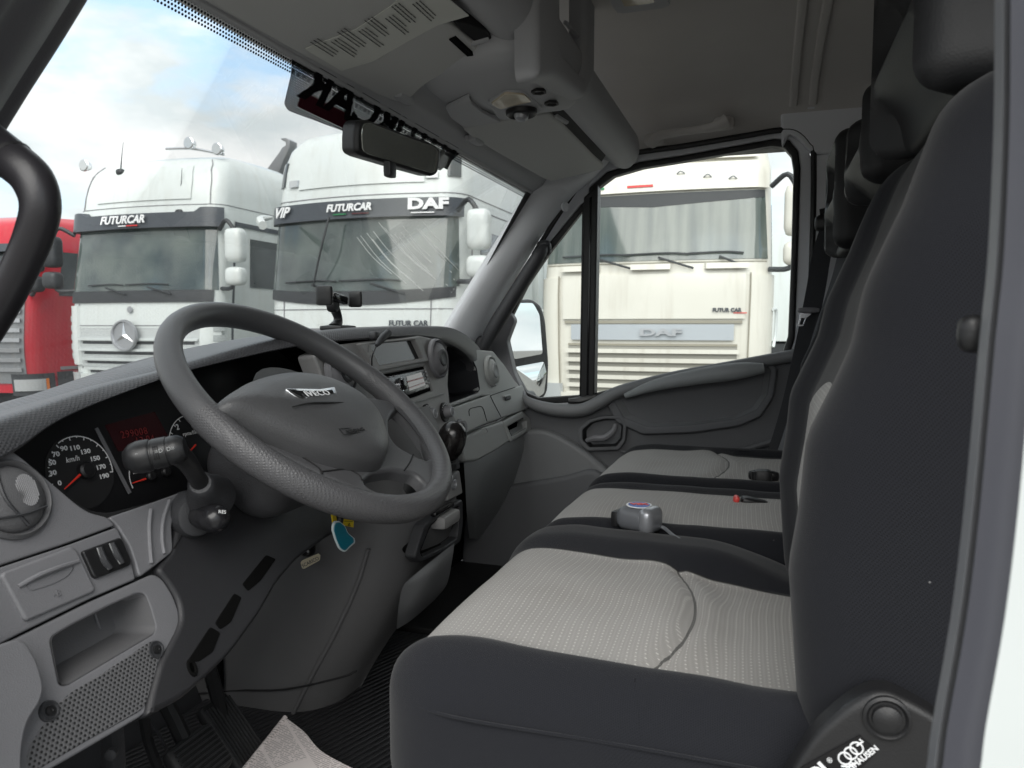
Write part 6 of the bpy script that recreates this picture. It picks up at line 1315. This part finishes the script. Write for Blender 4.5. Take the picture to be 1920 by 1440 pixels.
def newsm():
    m, t, b = mat_new('newsprint'); a, q = coords(t, (-.80, .60, 0), (.60, .80, 0))
    col_w = .052; cu = MN(t, 'DIVIDE', a, col_w); fx = MN(t, 'FRACT', cu); ci = MN(t, 'FLOOR', cu)
    lv = MN(t, 'DIVIDE', q, .0042); fl_ = MN(t, 'FRACT', lv); li = MN(t, 'FLOOR', lv)
    inc = MN(t, 'MULTIPLY', MN(t, 'GREATER_THAN', fx, .09), MN(t, 'GREATER_THAN', fl_, .5))
    cmb = t.nodes.new('ShaderNodeCombineXYZ'); t.links.new(MN(t, 'FLOOR', MN(t, 'DIVIDE', a, .0022)), cmb.inputs[0]); t.links.new(li, cmb.inputs[1])
    wn_ = t.nodes.new('ShaderNodeTexWhiteNoise'); wn_.noise_dimensions = '2D'; t.links.new(cmb.outputs[0], wn_.inputs['Vector'])
    wd = MN(t, 'GREATER_THAN', wn_.outputs[0], .22)
    blk = t.nodes.new('ShaderNodeCombineXYZ'); t.links.new(ci, blk.inputs[0]); t.links.new(MN(t, 'FLOOR', MN(t, 'DIVIDE', q, .055)), blk.inputs[1])
    wb = t.nodes.new('ShaderNodeTexWhiteNoise'); wb.noise_dimensions = '2D'; t.links.new(blk.outputs[0], wb.inputs['Vector'])
    ink = MN(t, 'MULTIPLY', MN(t, 'MULTIPLY', inc, wd), MN(t, 'GREATER_THAN', wb.outputs[0], .12))
    t.links.new(mixcol(t, MN(t, 'MULTIPLY', ink, .45), (.84, .77, .75), (.10, .09, .09)), b.inputs['Base Color']); b.inputs['Roughness'].default_value = .9; return m
nws = thing('newspaper', tuple(P(560, 1420, Z=-.68)), 'folded pinkish newspaper lying on the footwell floor', 'newspaper')
NZ = -.655
def nz_(x, y, dz=0): return P(x, y, Z=NZ+dz)
m_news = newsm()
rows = [[nz_(535, 1345, .012), nz_(570, 1372, .006), nz_(605, 1410, .004), nz_(680, 1450, 0)], [nz_(500, 1390, .006), nz_(545, 1420, .004), nz_(590, 1455, .0), nz_(660, 1500, -.002)], [nz_(455, 1446, .0), nz_(500, 1480, 0), nz_(560, 1520, 0), nz_(620, 1570, 0)]]
mk('top_sheet', [g_thick(g_patch(rows, 8, 8), V((0, 0, -.001)))], m_news, nws)
mk('inner_sheets', [g_thick(g_patch([[p+V((-.010, .004, -.010)) for p in r_] for r_ in rows], 6, 6), V((0, 0, -.014)))], m_news, nws)
mk('fold', [g_tube([rows[0][0], (rows[0][0]+rows[1][0])/2, rows[1][0], rows[2][0]], .004, 8, 5)], m_news, nws)

# interior mirror
rv = thing('rear_view_mirror', tuple(P(745, 275, Y=.50)), 'black-framed rear-view mirror hanging below the reversed lettering', 'rear-view mirror')
RV = Plane(P(747, 275, Y=.50), (-.30, -1, -.13)); nR = RV.n if RV.n.y < 0 else -RV.n
ho = [(672, 226), (690, 223), (760, 250), (812, 268), (829, 280), (828, 300), (824, 325), (815, 331), (760, 316), (680, 292), (668, 284), (668, 250)]
mk('housing', [g_plate([rnd([RV(x, y) for x, y in ho], .012)], nR, .028, .008, 4)], m_black, rv, wn=True)
gi_ = [(681, 232), (693, 230), (760, 256), (815, 275), (823, 284), (822, 300), (818, 320), (811, 325), (760, 310), (690, 289), (680, 282), (678, 250)]
mk('mirror_glass', [g_plate([rnd([RV(x, y, .0012 if RV.n.y < 0 else -.0012) for x, y in gi_], .008)], nR, .002, .0004, 1)], solid('mirror_coating', (.50, .52, .48), .03, .75), rv)
mk('dipping_tab', [g_rbox(P(731, 318, Y=.50), (.020, .012, .022), .003, (3, 3, 3))], m_black, rv)
mk('mount', [g_tube([RV(742, 262, -.02 if RV.n.y < 0 else .02), WS(735, 255, .03), WS(715, 240, .004)], [.008, .006, .010], 10, 4)], m_black, rv)
